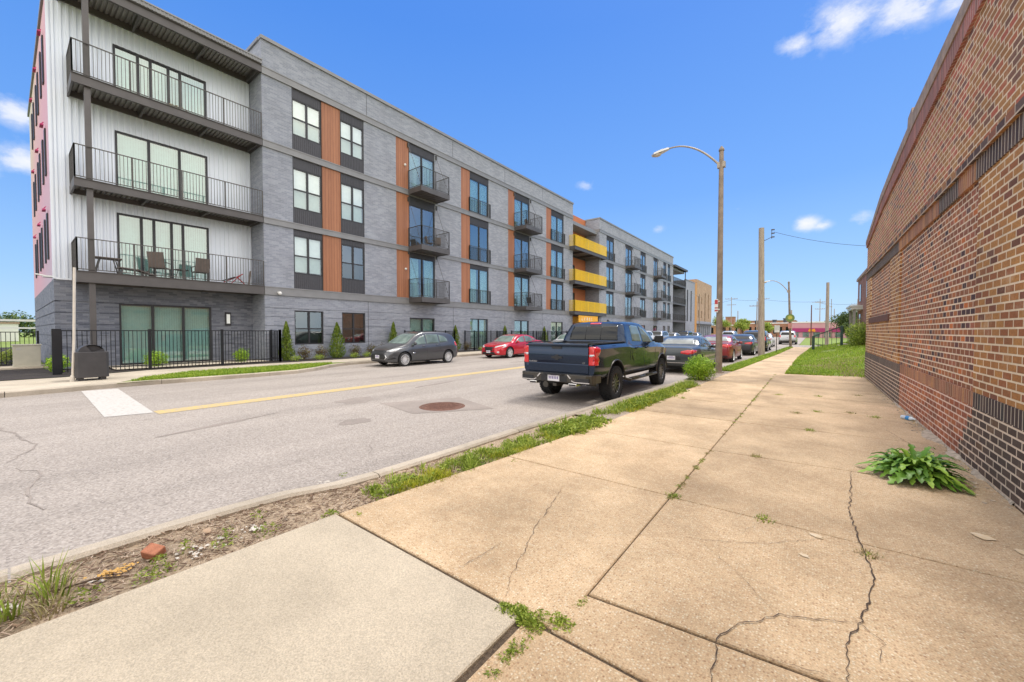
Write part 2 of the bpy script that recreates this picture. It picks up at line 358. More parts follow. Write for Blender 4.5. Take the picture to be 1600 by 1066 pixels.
def cglass(name, c, r=.02):
    m, nt, b = newmat(name); setp(b, Roughness=r); b.inputs['Specular IOR Level'].default_value = .45
    v = coords(nt); nt.links.new(ramp(nt, noise(nt, v, 1.3, 2), [(.35, [x*.5 for x in c]), (.65, c)]), b.inputs['Base Color']); return m
M['cglass'] = cglass('tinted car glass', (.012,.016,.017), .04)
M['cglassl'] = cglass('pale reflection toned glass', (.20,.27,.25))  # opaque; see-through and reflected brightness are put into the base colour
M['cglassw'] = cglass('bright reflection toned glass', (.42,.46,.46), .12)  # white sky reflection painted in as an opaque pale base colour
M['redlamp'] = simple('red lamp lens', (.65,.015,.02), .12, 0, .15, 9, coat=1)
M['whitelamp'] = simple('clear lamp lens', (.62,.64,.66), .1, .3, .2, 14, coat=1)
M['plate'] = simple('plate', (.70,.70,.72), .5, 0, .05)
M['ink'] = simple('plate ink', (.15,.10,.30), .6)
M['seat'] = simple('chair sling', (.16,.13,.115), .8)
M['redframe'] = simple('red frame', (.40,.02,.03), .4)
M['white'] = simple('white painted', (.72,.72,.70), .5, 0, .05)
M['alu'] = simple('bright metal', (.55,.55,.53), .35, .7, .08)
M['blueplastic'] = simple('blue label', (.05,.25,.55), .4)
# ------------------------------------------------------------ setting
def sheet(name, pts, z, mat, parent=None):
    b = MB(); tr = tessellate_polygon([[Vector((p[0], p[1], 0)) for p in pts]])
    b.add([(p[0], p[1], z) for p in pts], [tuple(t) for t in tr]); o = b.build(name, mat, parent)
    for p in o.data.polygons:
        if p.normal.z < 0: p.flip()
    return o
KERB = [(-12,-4.15),(0,-4.08),(1.0,-4.06),(1.6,-3.98),(2.1,-3.78),(3.5,-3.72),(5,-3.70),(6.7,-3.6),(9.7,-3.42),(12.2,-3.25),(16,-3.1),(23,-2.85),(33,-2.4),(46,-1.95)]
SLE = [(-12,-3.3),(0,-3.22),(1.65,-3.1),(3.7,-2.9),(5.4,-2.74),(7,-2.66),(9.7,-2.55),(12,-2.5),(16,-2.4),(18,-2.28),(32,-1.72),(46,-1.35)]
SRE = [(16.8,-.74),(28,-.62),(40,-.2),(46,.0)]
FK = [(-30,-15.9),(-.1,-15.92),(1.1,-16.05),(2.1,-16.2),(5.4,-15.9),(7.0,-15.95),(8.0,-16.5),(9.2,-17.5),(10.3,-18.0),(20,-18.15),(120,-18.15)]
sheet('ground', [(-900,-300),(900,-300),(900,1500),(-900,1500)], -.05, M['earth'])['kind'] = 'structure'
struct(sheet('road', [(-19.2,-60),(-3.2,-60),(-2.9,0),(-1.2,47),(-1.2,180),(-19.2,180)], 0, M['asphalt']))
struct(sheet('cross_street', [(-1.2,47.0),(70,47),(70,58),(-1.2,58)], .002, M['asphalt']))
def ribbon(name, line, w, z, mat, y0=None, y1=None, step=.5, thick=0, dirn=1):
    ys = []; y = y0
    while y < y1-1e-6: ys.append(y); y += step
    ys.append(y1); b = MB()
    for a, c in zip(ys, ys[1:]):
        xa, xc = pl(line, a), pl(line, c)
        if thick: b.add([(xa,a,z),(xa+w,a,z),(xc+w,c,z),(xc,c,z),(xa,a,z-thick),(xa+w,a,z-thick),(xc+w,c,z-thick),(xc,c,z-thick)], [(0,1,2,3),(0,3,7,4),(1,5,6,2)]+([(0,4,5,1)] if a == ys[0] else [])+([(3,2,6,7)] if c == ys[-1] else []))
        else: b.add([(xa,a,z),(xa+w,a,z),(xc+w,c,z),(xc,c,z)], [(0,1,2,3)])
    return struct(b.build(name, mat, merge=True))
# kerbs, in sections with joints
def kerb(name, line, y0, y1, w, z, seg, mat):
    b = MB(); y = y0
    while y < y1:
        e = min(y+seg, y1)-.012; n = 6
        ys = [y+(e-y)*i/n for i in range(n+1)]
        xs = [pl(line, q) for q in ys]; r = .025
        prof = [(0,-.1),(0,z-r),(r*.6,z-r*.3),(r*1.5,z),(w-r,z),(w,z-r),(w,-.1)]
        sgn = 1 if w > 0 else -1
        prof = [(p[0] if sgn > 0 else -abs(p[0]), p[1]) for p in prof] if sgn > 0 else [(0,-.1),(0,z-r),(-r*.6,z-r*.3),(-r*1.5,z),(w+r,z),(w,z-r),(w,-.1)]
        vs = [(x+p[0], q, p[1]) for x, q in zip(xs, ys) for p in prof]; k = len(prof)
        fs = [(i*k+j, i*k+j+1, (i+1)*k+j+1, (i+1)*k+j) for i in range(n) for j in range(k-1)]+[tuple(range(k))[::-1], tuple(n*k+j for j in range(k))]
        b.add(vs, fs); y += seg
    return struct(b.build(name, mat))
kerb('near_kerb', KERB, -12, 45.5, .17, .14, 2.4, M['kerb'])
kerb('far_kerb', FK, -30, 46, -.17, .14, 3.0, M['kerb'])
kerb('distant_kerb', [(58,-18.15),(170,-18.15)], 58, 170, -.17, .14, 8, M['kerb'])
# far pavement and beds
struct(sheet('far_pavement', [(-16.05,-30),(-16.1,-.1),(-16.25,1.1),(-16.4,2.1),(-17.05,2.6),(-18.3,4.0),(-18.5,9.4),(-18.33,10.4),(-18.32,120),(-20.3,120),(-20.3,9),(-20.6,3.5),(-19.6,1.2),(-19.3,-30)], .136, M['farconc']))
struct(sheet('far_verge_soil', [(-16.15,2.0),(-16.07,5.4),(-16.12,7),(-16.67,8),(-17.67,9.2),(-18.2,10.4),(-18.55,9.4),(-18.35,4.0),(-17.1,2.5)], .128, M['earth']))
struct(sheet('mulch_bed', [(-19.25,-30),(-19.55,1.2),(-20.55,3.5),(-20.25,9),(-20.25,120),(-22.3,120),(-22.3,8.1),(-24,8.1),(-24,1.0),(-60,1.0),(-60,-30)], .15, M['mulch']))
struct(sheet('patio_slab', [(-21.1,2.6),(-21.2,8.0),(-23.6,8.0),(-23.6,2.6)], .19, M['farconc']))
# markings
def mark(name, pts, mat, z=.005): return struct(sheet(name, pts, z, mat))
mark('yellow_line', [(-10.76,1.86),(-10.30,1.86),(-10.30,45),(-10.76,45)], M['ypaint'])
mark('crosswalk_bar', [(-15.95,1.28),(-15.8,1.98),(-10.55,1.83),(-10.75,1.15)], M['wpaint'], .006)
mark('road_patch', [(-7.85,5.25),(-6.3,4.95),(-5.35,6.35),(-6.95,6.9)], M['patch'], .004)
# manhole cover
mh = MB(); c = (-6.42, 5.85)
mh.lathe([(0,.012),(.40,.012),(.415,.008),(.425,.004)], 40, Matrix.Translation((c[0],c[1],0)))
for i in range(-5,6):
    for j in range(-5,6):
        if i*i+j*j < 27: mh.box(c[0]+i*.066-.02, c[0]+i*.066+.02, c[1]+j*.066-.02, c[1]+j*.066+.02, .012, .016)
o = mh.build('manhole_cover', M['rust']); tag(o, 'round rusty iron manhole cover in a dark patch of the road', 'manhole')
fr = MB().lathe([(.43,.006),(.43,.010),(.49,.010),(.50,.004)], 40, Matrix.Translation((c[0],c[1],0))).build('ring', M['rust'], o)

# near pavement, slab by slab
def slab(b, quad, z=.14, t=.07, g=.0045, warp=.003):
    cx = sum(p[0] for p in quad)/4; cy = sum(p[1] for p in quad)/4
    q = []
    for p in quad: gy = g*1.7; q.append((p[0]+(g if p[0] < cx else -g), p[1]+(gy if p[1] < cy else -gy)))
    zz = [z+random.uniform(-warp, warp) for _ in q]; k = .006
    top = [(p[0]+(k if p[0] < cx else -k), p[1]+(k if p[1] < cy else -k), h) for p, h in zip(q, zz)]
    mid = [(p[0], p[1], h-.007) for p, h in zip(q, zz)]; bot = [(p[0], p[1], z-t) for p in q]
    b.add(top+mid+bot, [(0,1,2,3)]+[(i, 4+i, 4+(i+1) % 4, (i+1) % 4) for i in range(4)]+[(4+i, 8+i, 8+(i+1) % 4, 4+(i+1) % 4) for i in range(4)])
b = MB(); JL = [1.665,3.70,5.48,7.45,9.3,11.2,13.1,15.0,16.8]
for a, e in zip(JL, JL[1:]): slab(b, [(pl(SLE,a),a),(-1.0 if a < 15.1 else -.80,a) if 0 else (-1.0,a),(-1.0 if e < 15.5 else -.78,e),(pl(SLE,e),e)])
JR = [(2.02,2.28),(3.68,3.70),(5.45,5.62),(7.45,7.5),(9.3,9.35),(11.2,11.2),(13.1,13.1),(15,15),(16.85,17.4)]
slab(b, [(-1.175,-8),(1.42,-8),(1.42,1.680),(-1.175,1.655)], .134)
slab(b, [(-1.03,1.655),(1.42,1.685),(1.42,2.28),(-1.02,2.015)], .137)
for (a0,a1),(e0,e1) in zip(JR, JR[1:]):
    xm = -1.0 if e0 < 15.5 else -.78; xa = 1.42; slab(b, [(-1.0,a0),(xa,a1),(xa,e1),(xm,e0)])
struct(b.build('near_pavement', M['agg']))
b = MB(); y = 16.8
while y < 45:
    e = y+1.85; slab(b, [(pl(SLE,y),y),(pl(SRE,y),y),(pl(SRE,e),e),(pl(SLE,e),e)], .139); y = e
struct(b.build('distant_pavement', M['agg2']))
b = MB(); slab(b, [(-3.32,-9),(-1.175,-9),(-1.20,1.655),(-3.11,1.655)], .142, warp=.001)
o = struct(b.build('new_pavement', M['newconc']))
struct(sheet('pavement_bed', [(-3.4,-12),(1.43,-12),(1.43,17.5),(-.7,17.5),(-.2,46.5),(-1.4,46.5),(-2.3,18),(-2.7,5)], .124, M['jointdirt']))
# dirt strip between kerb and pavement, slightly uneven
def strip(name, mat, y0, y1, ea, eb, z0, amp, step=.07, n=9, fz=None):
    vs = []; ys = []; y = y0
    while y < y1: ys.append(y); y += step
    for y in ys:
        a, c = ea(y), eb(y)
        for i in range(n+1):
            x = lerp(a, c, i/n); h = z0+amp*mnoise.fractal(Vector((x*6, y*6, 0)), 1, 2, 4)
            if fz: h += fz(x, y)
            vs.append((x, y, h))
    fs = [(i*(n+1)+j, i*(n+1)+j+1, (i+1)*(n+1)+j+1, (i+1)*(n+1)+j) for i in range(len(ys)-1) for j in range(n)]
    m = MB(); m.add(vs, fs); return struct(m.build(name, mat, smooth=60))
strip('dirt_strip', M['soil'], -9, 6.5, lambda y: pl(KERB,y)+.16, lambda y: pl(SLE,y)+.02, .095, .02)
strip('gravel_strip', M['gravel'], 6.4, 17, lambda y: pl(KERB,y)+.16, lambda y: pl(SLE,y)+.02, .125, .015)
strip('verge', M['earth'], 17, 46, lambda y: pl(KERB,y)+.16, lambda y: pl(SLE,y)+.02, .13, .01, step=.3)
def lawn_h(x, y):
    return .62*ss(-.6, 3.2, x)*ss(17.2, 24, y)*(1-.0*y)
strip('lawn', M['earth'], 17.0, 46.5, lambda y: pl(SRE,y)-.02, lambda y: 9.0, .12, .015, step=.3, n=40, fz=lawn_h)
strip('back_lawn', M['earth'], 58, 75, lambda y: 0.5, lambda y: 30, .12, .015, step=1, n=20)

# cracks as thin ragged ribbons
def crack(b, pts, w=.008, z=.1475, jag=.02, step=.035):
    w *= .62
    P_ = []
    for (x0,y0),(x1,y1) in zip(pts, pts[1:]):
        L = math.hypot(x1-x0, y1-y0); n = max(1, int(L/step))
        for i in range(n): P_.append((lerp(x0,x1,i/n)+random.uniform(-jag,jag)*.5, lerp(y0,y1,i/n)+random.uniform(-jag,jag)*.5))
    P_.append(pts[-1]); Lt = None; Rt = None
    for i, p in enumerate(P_):
        q = P_[min(i+1, len(P_)-1)]; r = P_[max(i-1, 0)]; dx, dy = q[0]-r[0], q[1]-r[1]; L = math.hypot(dx, dy) or 1
        ww = w*random.uniform(.4, 1.3)*min(1, .3+4*min(i, len(P_)-1-i)/len(P_)); l = (p[0]-dy/L*ww/2, p[1]+dx/L*ww/2, z); r2 = (p[0]+dy/L*ww/2, p[1]-dx/L*ww/2, z)
        if Lt: b.add([Lt, Rt, r2, l], [(0,1,2,3)])
        Lt, Rt = l, r2
b = MB()
for pts, w in [([(.36,5.55),(.30,4.6),(.27,4.3),(.30,3.68),(.33,3.24),(.27,2.9),(.23,2.68),(.16,2.47),(.15,2.19),(.12,1.9)], .013),
               ([(-.32,1.7),(-.33,1.95),(-.34,2.1),(-.28,2.28),(-.21,2.35),(-.12,2.48),(-.03,2.52),(.1,2.6),(.24,2.67)], .008),
               ([(-1.9,3.3),(-1.78,2.9),(-1.68,2.51),(-1.52,2.1),(-1.45,1.88),(-1.34,1.70)], .006),
               ([(-1.77,1.72),(-1.74,1.92),(-1.73,2.15)], .005), ([(-.79,2.96),(-.5,3.1),(-.22,3.28),(.1,3.62)], .004),
               ([(-.58,3.0),(-.31,2.72),(-.12,2.46)], .003), ([(-.6,4.9),(-.1,4.5),(.28,4.25)], .003),
               ([(-.34,2.1),(-.1,2.12),(.15,2.19)], .004), ([(-.4,3.3),(-.28,3.69)], .003), ([(.9,8.3),(1.1,7.2),(.95,6.8)], .01),
               ([(.3,5.56),(.0,6.1)], .003), ([(.2,2.7),(.3,2.55),(.27,2.4)], .005)]:
    crack(b, pts, w)
o = struct(b.build('pavement_cracks', M['crack']))
b = MB()
for pts, w in [([(-11.5,-.2),(-9.5,.2),(-8.8,.25),(-8,.0)], .05), ([(-7.6,.1),(-6.9,.25),(-6.3,.1),(-5.6,.2)], .03), ([(-5.3,3.4),(-4.6,2.9)], .012), ([(-7.2,8.8),(-6.9,12)], .02), ([(-9.2,9.3),(-8.6,6.6)], .02)]:
    crack(b, pts, w, .0045, .09, .15)
struct(b.build('road_cracks', M['patch']))
def blob(cx, cy, rx, ry, z, ang=0, n=28, rag=.25):
    pts = []
    for i in range(n):
        a = 2*pi*i/n; r = 1+rag*mnoise.noise(Vector((cos(a)*1.7+cx, sin(a)*1.7+cy, 3)))*1.6; x, y = rx*r*cos(a), ry*r*sin(a)
        pts.append((cx+x*cos(ang)-y*sin(ang), cy+x*sin(ang)+y*cos(ang)))
    return pts
mark('tar_stain', blob(-10.9,2.9,.0,.0,0) if 0 else blob(-8.3,2.3,.07,.9,0,.25), M['patch'], .0035)
mark('oil_stain', blob(-8.6,5.1,.35,.5,0,.5), M['patch'], .003)
mark('oil_stain', blob(-6.6,3.9,.22,.3,0,.2), M['patch'], .003)
mark('tar_stain', blob(-9.3,8.2,.10,.9,0,.1), M['patch'], .003)
mark('tar_stain', blob(-12.6,17.0,.12,.9,0,.0), M['patch'], .003)
# pale paint drops on the pavement
for (x,y,r) in [(1.02,4.35,.05),(1.18,4.2,.045),(1.22,4.08,.03),(-.02,3.25,.022),(.05,3.62,.03)]:
    mark('paint_splash', blob(x,y,r*1.3,r*.9,0,-.4,18,.4), M['splash'], .1465)

# ------------------------------------------------------------ vegetation helpers
def blade(b, x, y, z, h, w, lean, ang):
    ca, sa = cos(ang), sin(ang); px, py = -sa*w/2, ca*w/2
    m = (x+ca*lean*.35, y+sa*lean*.35, z+h*.6); t = (x+ca*lean, y+sa*lean, z+h)
    b.add([(x-px,y-py,z),(x+px,y+py,z),(m[0]+px*.8,m[1]+py*.8,m[2]),(m[0]-px*.8,m[1]-py*.8,m[2]),t], [(0,1,2,3),(3,2,4)])
def scatter(b, n, fn, h, w, zf):
    k = 0
    while k < n:
        p = fn()
        if p is None: continue
        x, y = p; hh = h*random.uniform(.5, 1.3); blade(b, x, y, zf(x, y)-.005, hh, w*random.uniform(.7,1.3), hh*random.uniform(.1,.8), random.uniform(0, 2*pi)); k += 1
def stuff(o, label, cat): return tag(o, label, cat, kind='stuff')
def leafcloud(b, c, r, n, s, shape=None, flat=0):
    """leaf-size quads through a lumpy volume"""
    k = 0
    lump = random.uniform(0, 50)
    while k < n:
        d = Vector((random.gauss(0,1), random.gauss(0,1), random.gauss(0,1))).normalized()
        rad = random.random()**.45
        f = 1+.38*mnoise.noise(d*1.9+Vector((lump,)*3))+.18*mnoise.noise(d*4.5+Vector((lump,)*3))
        p = d*rad*f
        if shape and not shape(p): continue
        P_ = Vector((c[0]+p.x*r[0], c[1]+p.y*r[1], c[2]+p.z*r[2]))
        a = Vector((random.gauss(0,1), random.gauss(0,1), random.gauss(0,.7))).normalized(); q = (d+Vector((random.gauss(0,.6), random.gauss(0,.6), random.gauss(0,.6)+.3))).normalized()
        u = q.cross(a).normalized()*s*random.uniform(.6,1.3); v = q.cross(u).normalized()*s*random.uniform(.4,.8)
        b.add([P_-u, P_+v*.8, P_+u, P_-v*.8], [(0,1,2,3)]); k += 1

# grass and weeds
def rnd(x0,x1,y0,y1): return lambda: (random.uniform(x0,x1), random.uniform(y0,y1))
def inpoly(p, poly):
    c = False; j = len(poly)-1
    for i in range(len(poly)):
        if (poly[i][1] > p[1]) != (poly[j][1] > p[1]) and p[0] < (poly[j][0]-poly[i][0])*(p[1]-poly[i][1])/(poly[j][1]-poly[i][1])+poly[i][0]: c = not c
        j = i
    return c
VP = [(-16.3,2.3),(-16.2,5.4),(-16.3,7),(-16.8,8),(-17.7,9.2),(-18.2,9.6),(-18.45,8.5),(-18.3,4.2),(-17.2,2.8)]
def invp():
    p = (random.uniform(-18.5,-16), random.uniform(2.2,9.7)); return p if inpoly(p, VP) else None
b = MB(); scatter(b, 16000, invp, .085, .018, lambda x,y: .13); stuff(b.build('grass', M['grass']), 'neat strip of mown grass behind the far kerb near the litter bin', 'grass')
def patchy(fn, sc, th):
    def g():
        p = fn()
        return p if mnoise.noise(Vector((p[0]*sc, p[1]*sc, 2)))+random.uniform(-.15,.15) > th else None
    return g
def lawnp():
    y = 17+29*random.random()**1.5; x = pl(SRE,y)+random.random()**1.2*(7.0); return (x, y)
b = MB(); scatter(b, 42000, patchy(lawnp, .5, -.42), .085, .026, lambda x,y: .12+lawn_h(x,y)); stuff(b.build('grass', M['grass']), 'bright green lawn rising beside the pavement past the brick building', 'grass')
def dryp():
    return (random.gauss(1.0,.7), 17.6+abs(random.gauss(0,3.2))) if random.random() < .6 else lawnp()
b = MB(); scatter(b, 9000, patchy(lambda: (lambda p: p if p[0] > pl(SRE,p[1]) else None)(dryp()) or (2,19), .9, -.3), .07, .02, lambda x,y: .12+lawn_h(x,y)); stuff(b.build('dry_grass', M['dry']), 'straw coloured dry grass mixed into the right hand lawn', 'grass')
def vergep():
    y = 16.8+29*random.random()**1.4; return (random.uniform(pl(KERB,y)+.17, pl(SLE,y)), y)
b = MB(); scatter(b, 14000, vergep, .09, .022, lambda x,y: .13); stuff(b.build('grass', M['grass']), 'narrow green verge between kerb and pavement beyond the street lamp', 'grass')
# weed strip by the kerb
def clump(b, x, y, r, n, h, w=.012, z=.1):
    for _ in range(n):
        a = random.uniform(0,2*pi); q = r*random.random()**.6; hh = h*random.uniform(.4,1.15)*(1.1-.5*q/r)
        blade(b, x+q*cos(a), y+q*sin(a), z, hh, w*random.uniform(.6,1.4), hh*random.uniform(.2,.9), a+random.uniform(-.8,.8))
def leafweed(b, x, y, r, h, n, s=.022, z=.1):
    for _ in range(n):
        a = random.uniform(0,2*pi); q = r*random.random()**.7; zz = z+h*random.random()*(1.1-q/r*.7)
        u = Vector((random.gauss(0,1),random.gauss(0,1),random.gauss(0,.5))).normalized()*s; v = Vector((random.gauss(0,1),random.gauss(0,1),random.gauss(0,.5))); v = u.cross(v).normalized()*s*.35
        P_ = Vector((x+q*cos(a), y+q*sin(a), zz)); b.add([P_-u, P_+v, P_+u, P_-v], [(0,1,2,3)])
b = MB(); y2 = MB(); dr = MB()
def sx(y, t): return lerp(pl(KERB,y)+.2, pl(SLE,y), t)
for _ in range(150):
    y = random.uniform(2.1, 5.1); t = random.uniform(.3,1.0); n_ = random.randint(25,60); h_ = random.uniform(.04,.12); (clump(b, sx(y,t), y, .1, n_, h_) if random.random() < .6 else leafweed(b, sx(y,t), y, .1, h_, n_)) if random.random() < .7 else clump(dr, sx(y,t), y, .1, 20, .05, .006)
for _ in range(26): y = random.uniform(2.2,2.9) if random.random() < .5 else random.uniform(2.5,5.0); clump(y2, sx(y,random.uniform(.5,1)), y, .12, 70, .08, .008)
for _ in range(20): y = random.uniform(5.05,6.1); leafweed(b, sx(y,random.uniform(.3,1.0)), y, .16, .17, 100, .035); 
for _ in range(20): y = random.uniform(5.05,6.2); clump(b, sx(y,random.uniform(.2,1.0)), y, .12, 50, .13, .018)
for _ in range(120): y = random.uniform(6.6,11.8); clump(b, sx(y,random.uniform(.25,1.0)), y, .13, 45, random.uniform(.05,.15), .015, .12)
for _ in range(30): y = random.uniform(7.5,10.5); leafweed(b, sx(y,random.uniform(.5,1.0)), y, .14, .14, 70, .035, .12)
for _ in range(25): y = random.uniform(7.0,10.5); clump(y2, sx(y,random.uniform(.4,1.0)), y, .12, 50, .13, .012, .12)
for _ in range(12): y = random.uniform(11.0,11.9); clump(b, sx(y,random.uniform(.3,.8)), y, .16, 60, .17, .016, .12)
for (x,y,r,h,n) in [(-3.15,1.62,.07,.05,80),(-2.95,1.75,.05,.04,50),(-3.3,1.2,.1,.06,60),(-3.35,.95,.1,.05,60),(-3.6,1.25,.06,.08,30),(-3.25,.55,.12,.05,110),(-3.3,.25,.1,.05,60),(-3.5,1.0,.05,.07,30),(-3.45,.75,.05,.08,40),(-3.4,.60,.05,.08,50),(-3.9,2.15,.04,.09,20),(-2.75,3.62,.1,.03,60),(-2.45,3.66,.06,.02,30)]: leafweed(b, x, y, r, h, n, .014, .12)
for _ in range(16): clump(b, random.uniform(-3.75,-3.25), random.uniform(-.35,.18), .06, 20, random.uniform(.14,.34), .009)
for _ in range(10): clump(dr, random.uniform(-3.7,-3.25), random.uniform(-.5,.3), .09, 40, .12, .006)
# plants in the pavement joints
for _ in range(16): t = random.random(); leafweed(b, lerp(-1.3,-.98,t)+random.uniform(-.03,.03), 1.62+.05*random.random()+(.1*t if t > .6 else 0), .05, .05, 90, .012, .125)
for _ in range(14): t = random.random(); leafweed(b, -1.10+random.uniform(-.03,.03), 1.62-.35*t, .03, .035, 50, .009, .12)
for _ in range(10): t = random.random(); leafweed(b, -1.0+random.uniform(-.02,.02), 1.68+.3*t, .03, .03, 40, .009, .12)
for _ in range(70):
    y = random.choice([random.uniform(3.6,5.5), random.uniform(5.5,16.5), random.uniform(7,16.5)]); leafweed(b if random.random() < .6 else dr, -.99+random.uniform(-.02,.02), y, .035, .03, 30, .012, .13)
for (x,y) in [(-.98,3.69),(-.28,3.69),(.33,3.52),(-.2,8.9),(.1,9.3),(.6,9.5),(.15,11.5),(-.6,11.2),(.9,9.3),(.0,7.45),(-.5,5.5),(.9,12.2),(-2.3,9.35)]:
    clump(dr if random.random() < .5 else b, x, y, .06+.004*y, 60, .05, .008, .13); leafweed(b, x, y, .05, .03, 30, .012, .13)
for _ in range(40): y = random.uniform(6,17); clump(dr, 1.38, y, .05, 8, .05, .006, .13)
stuff(b.build('weeds', M['weed']), 'green weeds growing along the near kerb and in pavement joints', 'weeds')
stuff(y2.build('yellow_weeds', M['weedy']), 'yellow green moss like weeds at the pavement edge', 'weeds')
stuff(dr.build('dead_grass', M['dry']), 'dead straw stalks in the dirt strip and pavement joints', 'weeds')
# litter, chips
def chunk(b, x, y, z, r, seed):
    n = 7; vs = []
    for j in range(4):
        for i in range(n):
            a = 2*pi*i/n+seed; q = r*(.45 if j in (0,3) else 1)*random.uniform(.75,1.2); vs.append((x+q*cos(a), y+q*sin(a)*.7, z+r*.55*(j/3)*random.uniform(.85,1.1)))
    fs = [(j*n+i, j*n+(i+1) % n, (j+1)*n+(i+1) % n, (j+1)*n+i) for j in range(3) for i in range(n)]+[tuple(range(n))[::-1], tuple(3*n+i for i in range(n))]
    b.add(vs, fs)
b = MB()
for _ in range(2600):
    y = random.uniform(-.8, 3.4); x = sx(y, random.uniform(-.05,1)); a = random.uniform(0,pi); L = random.uniform(.006,.03); b.box(-L,L,-.003,.003,0,.004, Matrix.Translation((x,y,.10+random.uniform(0,.02))) @ Matrix.Rotation(a,4,'Z') @ Matrix.Rotation(random.uniform(-.4,.4),4,'Y'))
stuff(b.build('wood_chips', foliage('brown chips', (.12,.075,.05), (.28,.19,.13), (.52,.42,.32), trans=0)), 'brown wood chips and twigs littering the dirt by the kerb', 'debris')
b = MB()
for _ in range(300):
    y = random.uniform(-.5, 6.5); x = sx(y, random.uniform(0,1)); chunk(b, x, y, .10, random.uniform(.004,.016), random.random()*6)
for _ in range(260):
    y = random.uniform(5.2, 13); chunk(b, 1.40-abs(random.gauss(0,.07+.05*ss(8,5,y))), y, .138, random.uniform(.004,.02), random.random()*6)
for _ in range(700):
    y = random.uniform(7, 16.5); chunk(b, sx(y, random.uniform(0,1.1)), y, .13, random.uniform(.006,.022), random.random()*6)
stuff(b.build('gravel', M['mortarc']), 'loose pebbles and mortar crumbs along kerb and wall foot', 'gravel')
b = MB()
for cx,cy,rr in [(-3.42,.98,.12),(-3.4,.78,.1),(-3.45,1.15,.06),(-3.9,1.95,.05),(-3.5,.35,.05),(-3.55,-.02,.05)]:
    for _ in range(14): chunk(b, cx+random.gauss(0,rr*.6), cy+random.gauss(0,rr*.6), .105, random.uniform(.006,.024), 1)
stuff(b.build('plaster_scraps', simple('dusty plaster', (.56,.52,.46), .8, 0, .2, 20)), 'white plaster scraps scattered in the dirt strip', 'debris')
def rock(name, x, y, r, mat, label, cat):
    b = MB(); chunk(b, x, y, .1, r, 1.3); return tag(b.build(name, mat, smooth=35, bevel=.004), label, cat)
rock('stone', -3.68, .93, .045, simple('tan stone',(.42,.30,.20),.9,bmp=.003), 'small tan stone beside the kerb in the dirt', 'stone')
b = MB(); q = Matrix.Translation((-3.56,.60,.135)) @ Matrix.Rotation(.5,4,'Z') @ Matrix.Rotation(.35,4,'X') @ Matrix.Rotation(.2,4,'Y'); b.box(-.055,.055,-.04,.04,-.03,.035,q)
tag(b.build('broken_brick', simple('orange brick',(.40,.16,.09),.9,0,.2,20,bmp=.004), bevel=.008), 'orange broken brick lying in the dirt by the kerb', 'brick')
b = MB()
for _ in range(90): chunk(b, -3.5+random.gauss(0,.035), .40+random.gauss(0,.05), .11+random.random()*.015, random.uniform(.006,.014), 2)
stuff(b.build('yellow_crumbs', simple('yellow crumbs',(.55,.33,.10),.9)), 'yellow crumbly debris beside the orange brick', 'debris')
b = MB(); b.tube([(-3.36,.45,.125),(-3.46,.32,.135),(-3.5,.18,.125),(-3.62,.02,.12)], [.004,.006,.005,.003], 6); tag(b.build('twig', M['bark']), 'thin dark twig lying across the dirt strip', 'twig')
b = MB(); q = Matrix.Translation((-3.42,-.14,.15)) @ Matrix.Rotation(.6,4,'Z') @ Matrix.Rotation(.25,4,'X')
b.add([q @ Vector(p) for p in [(-.07,-.04,0),(0,-.045,.018),(.07,-.035,.005),(.075,.03,.012),(0,.04,.03),(-.06,.035,.01),(-.07,-.04,-.006),(0,-.045,.012),(.07,-.035,-.001),(.075,.03,.006),(0,.04,.024),(-.06,.035,.004)]],
      [(0,1,4,5),(1,2,3,4),(6,11,10,7),(7,10,9,8),(0,6,7,1),(1,7,8,2),(2,8,9,3),(3,9,10,4),(4,10,11,5),(5,11,6,0)])
tag(b.build('crumpled_paper', M['white'], smooth=60), 'crumpled white paper lying under the tall grass by the kerb', 'litter')
# bottle at the wall foot
bt = empty('plastic_bottle', (1.33,9.35,.175), .7); tag(bt, 'clear plastic bottle with a blue label lying at the wall foot', 'bottle')
q = Matrix.Rotation(pi/2,4,'X')
MB().lathe([(0,-.11),(.03,-.11),(.034,-.09),(.034,.05),(.012,.085),(.012,.105),(0,.105)], 14, q).build('body', simple('clear plastic',(.6,.66,.7),.15), bt, 50)
MB().lathe([(.0355,-.03),(.0355,.03)], 14, q).build('label', M['blueplastic'], bt, 50)
MB().lathe([(.014,.1),(.014,.12),(0,.12)], 14, q).build('cap', M['white'], bt, 50)

# broad leaved rosette by the wall
def lobed_leaf(b, base, ang, L, W, rise, droop, roll=0):
    n = 13; pts = []
    for i in range(n+1):
        t = i/n; w = W*(sin(pi*min(1, t*1.02))**.7)*(.25+.75*t)*(random.uniform(.9,1.2) if i % 2 == 0 else random.uniform(.40,.6))*(1 if t < .93 else .5); r = L*t*(1-.12*t); z = rise*sin(pi*t*.55)-droop*t*t
        pts.append((r, w if 0 < i < n else .004, z))
    ca, sa = cos(ang), sin(ang); vs = []
    for r, w, z in pts:
        for s_ in (-1, 0, 1):
            zz = z+(.22*w if s_ else -.12*w)+s_*roll*w; back = -.25*w if s_ else 0
            vs.append((base[0]+(r+back)*ca-s_*w*sa, base[1]+(r+back)*sa+s_*w*ca, max(base[2]+zz, .012)))
    b.add(vs, [(i*3+j, i*3+j+1, (i+1)*3+j+1, (i+1)*3+j) for i in range(n) for j in range(2)])
b = MB(); y = 5.3; pv = None; vs = []; rows = 0
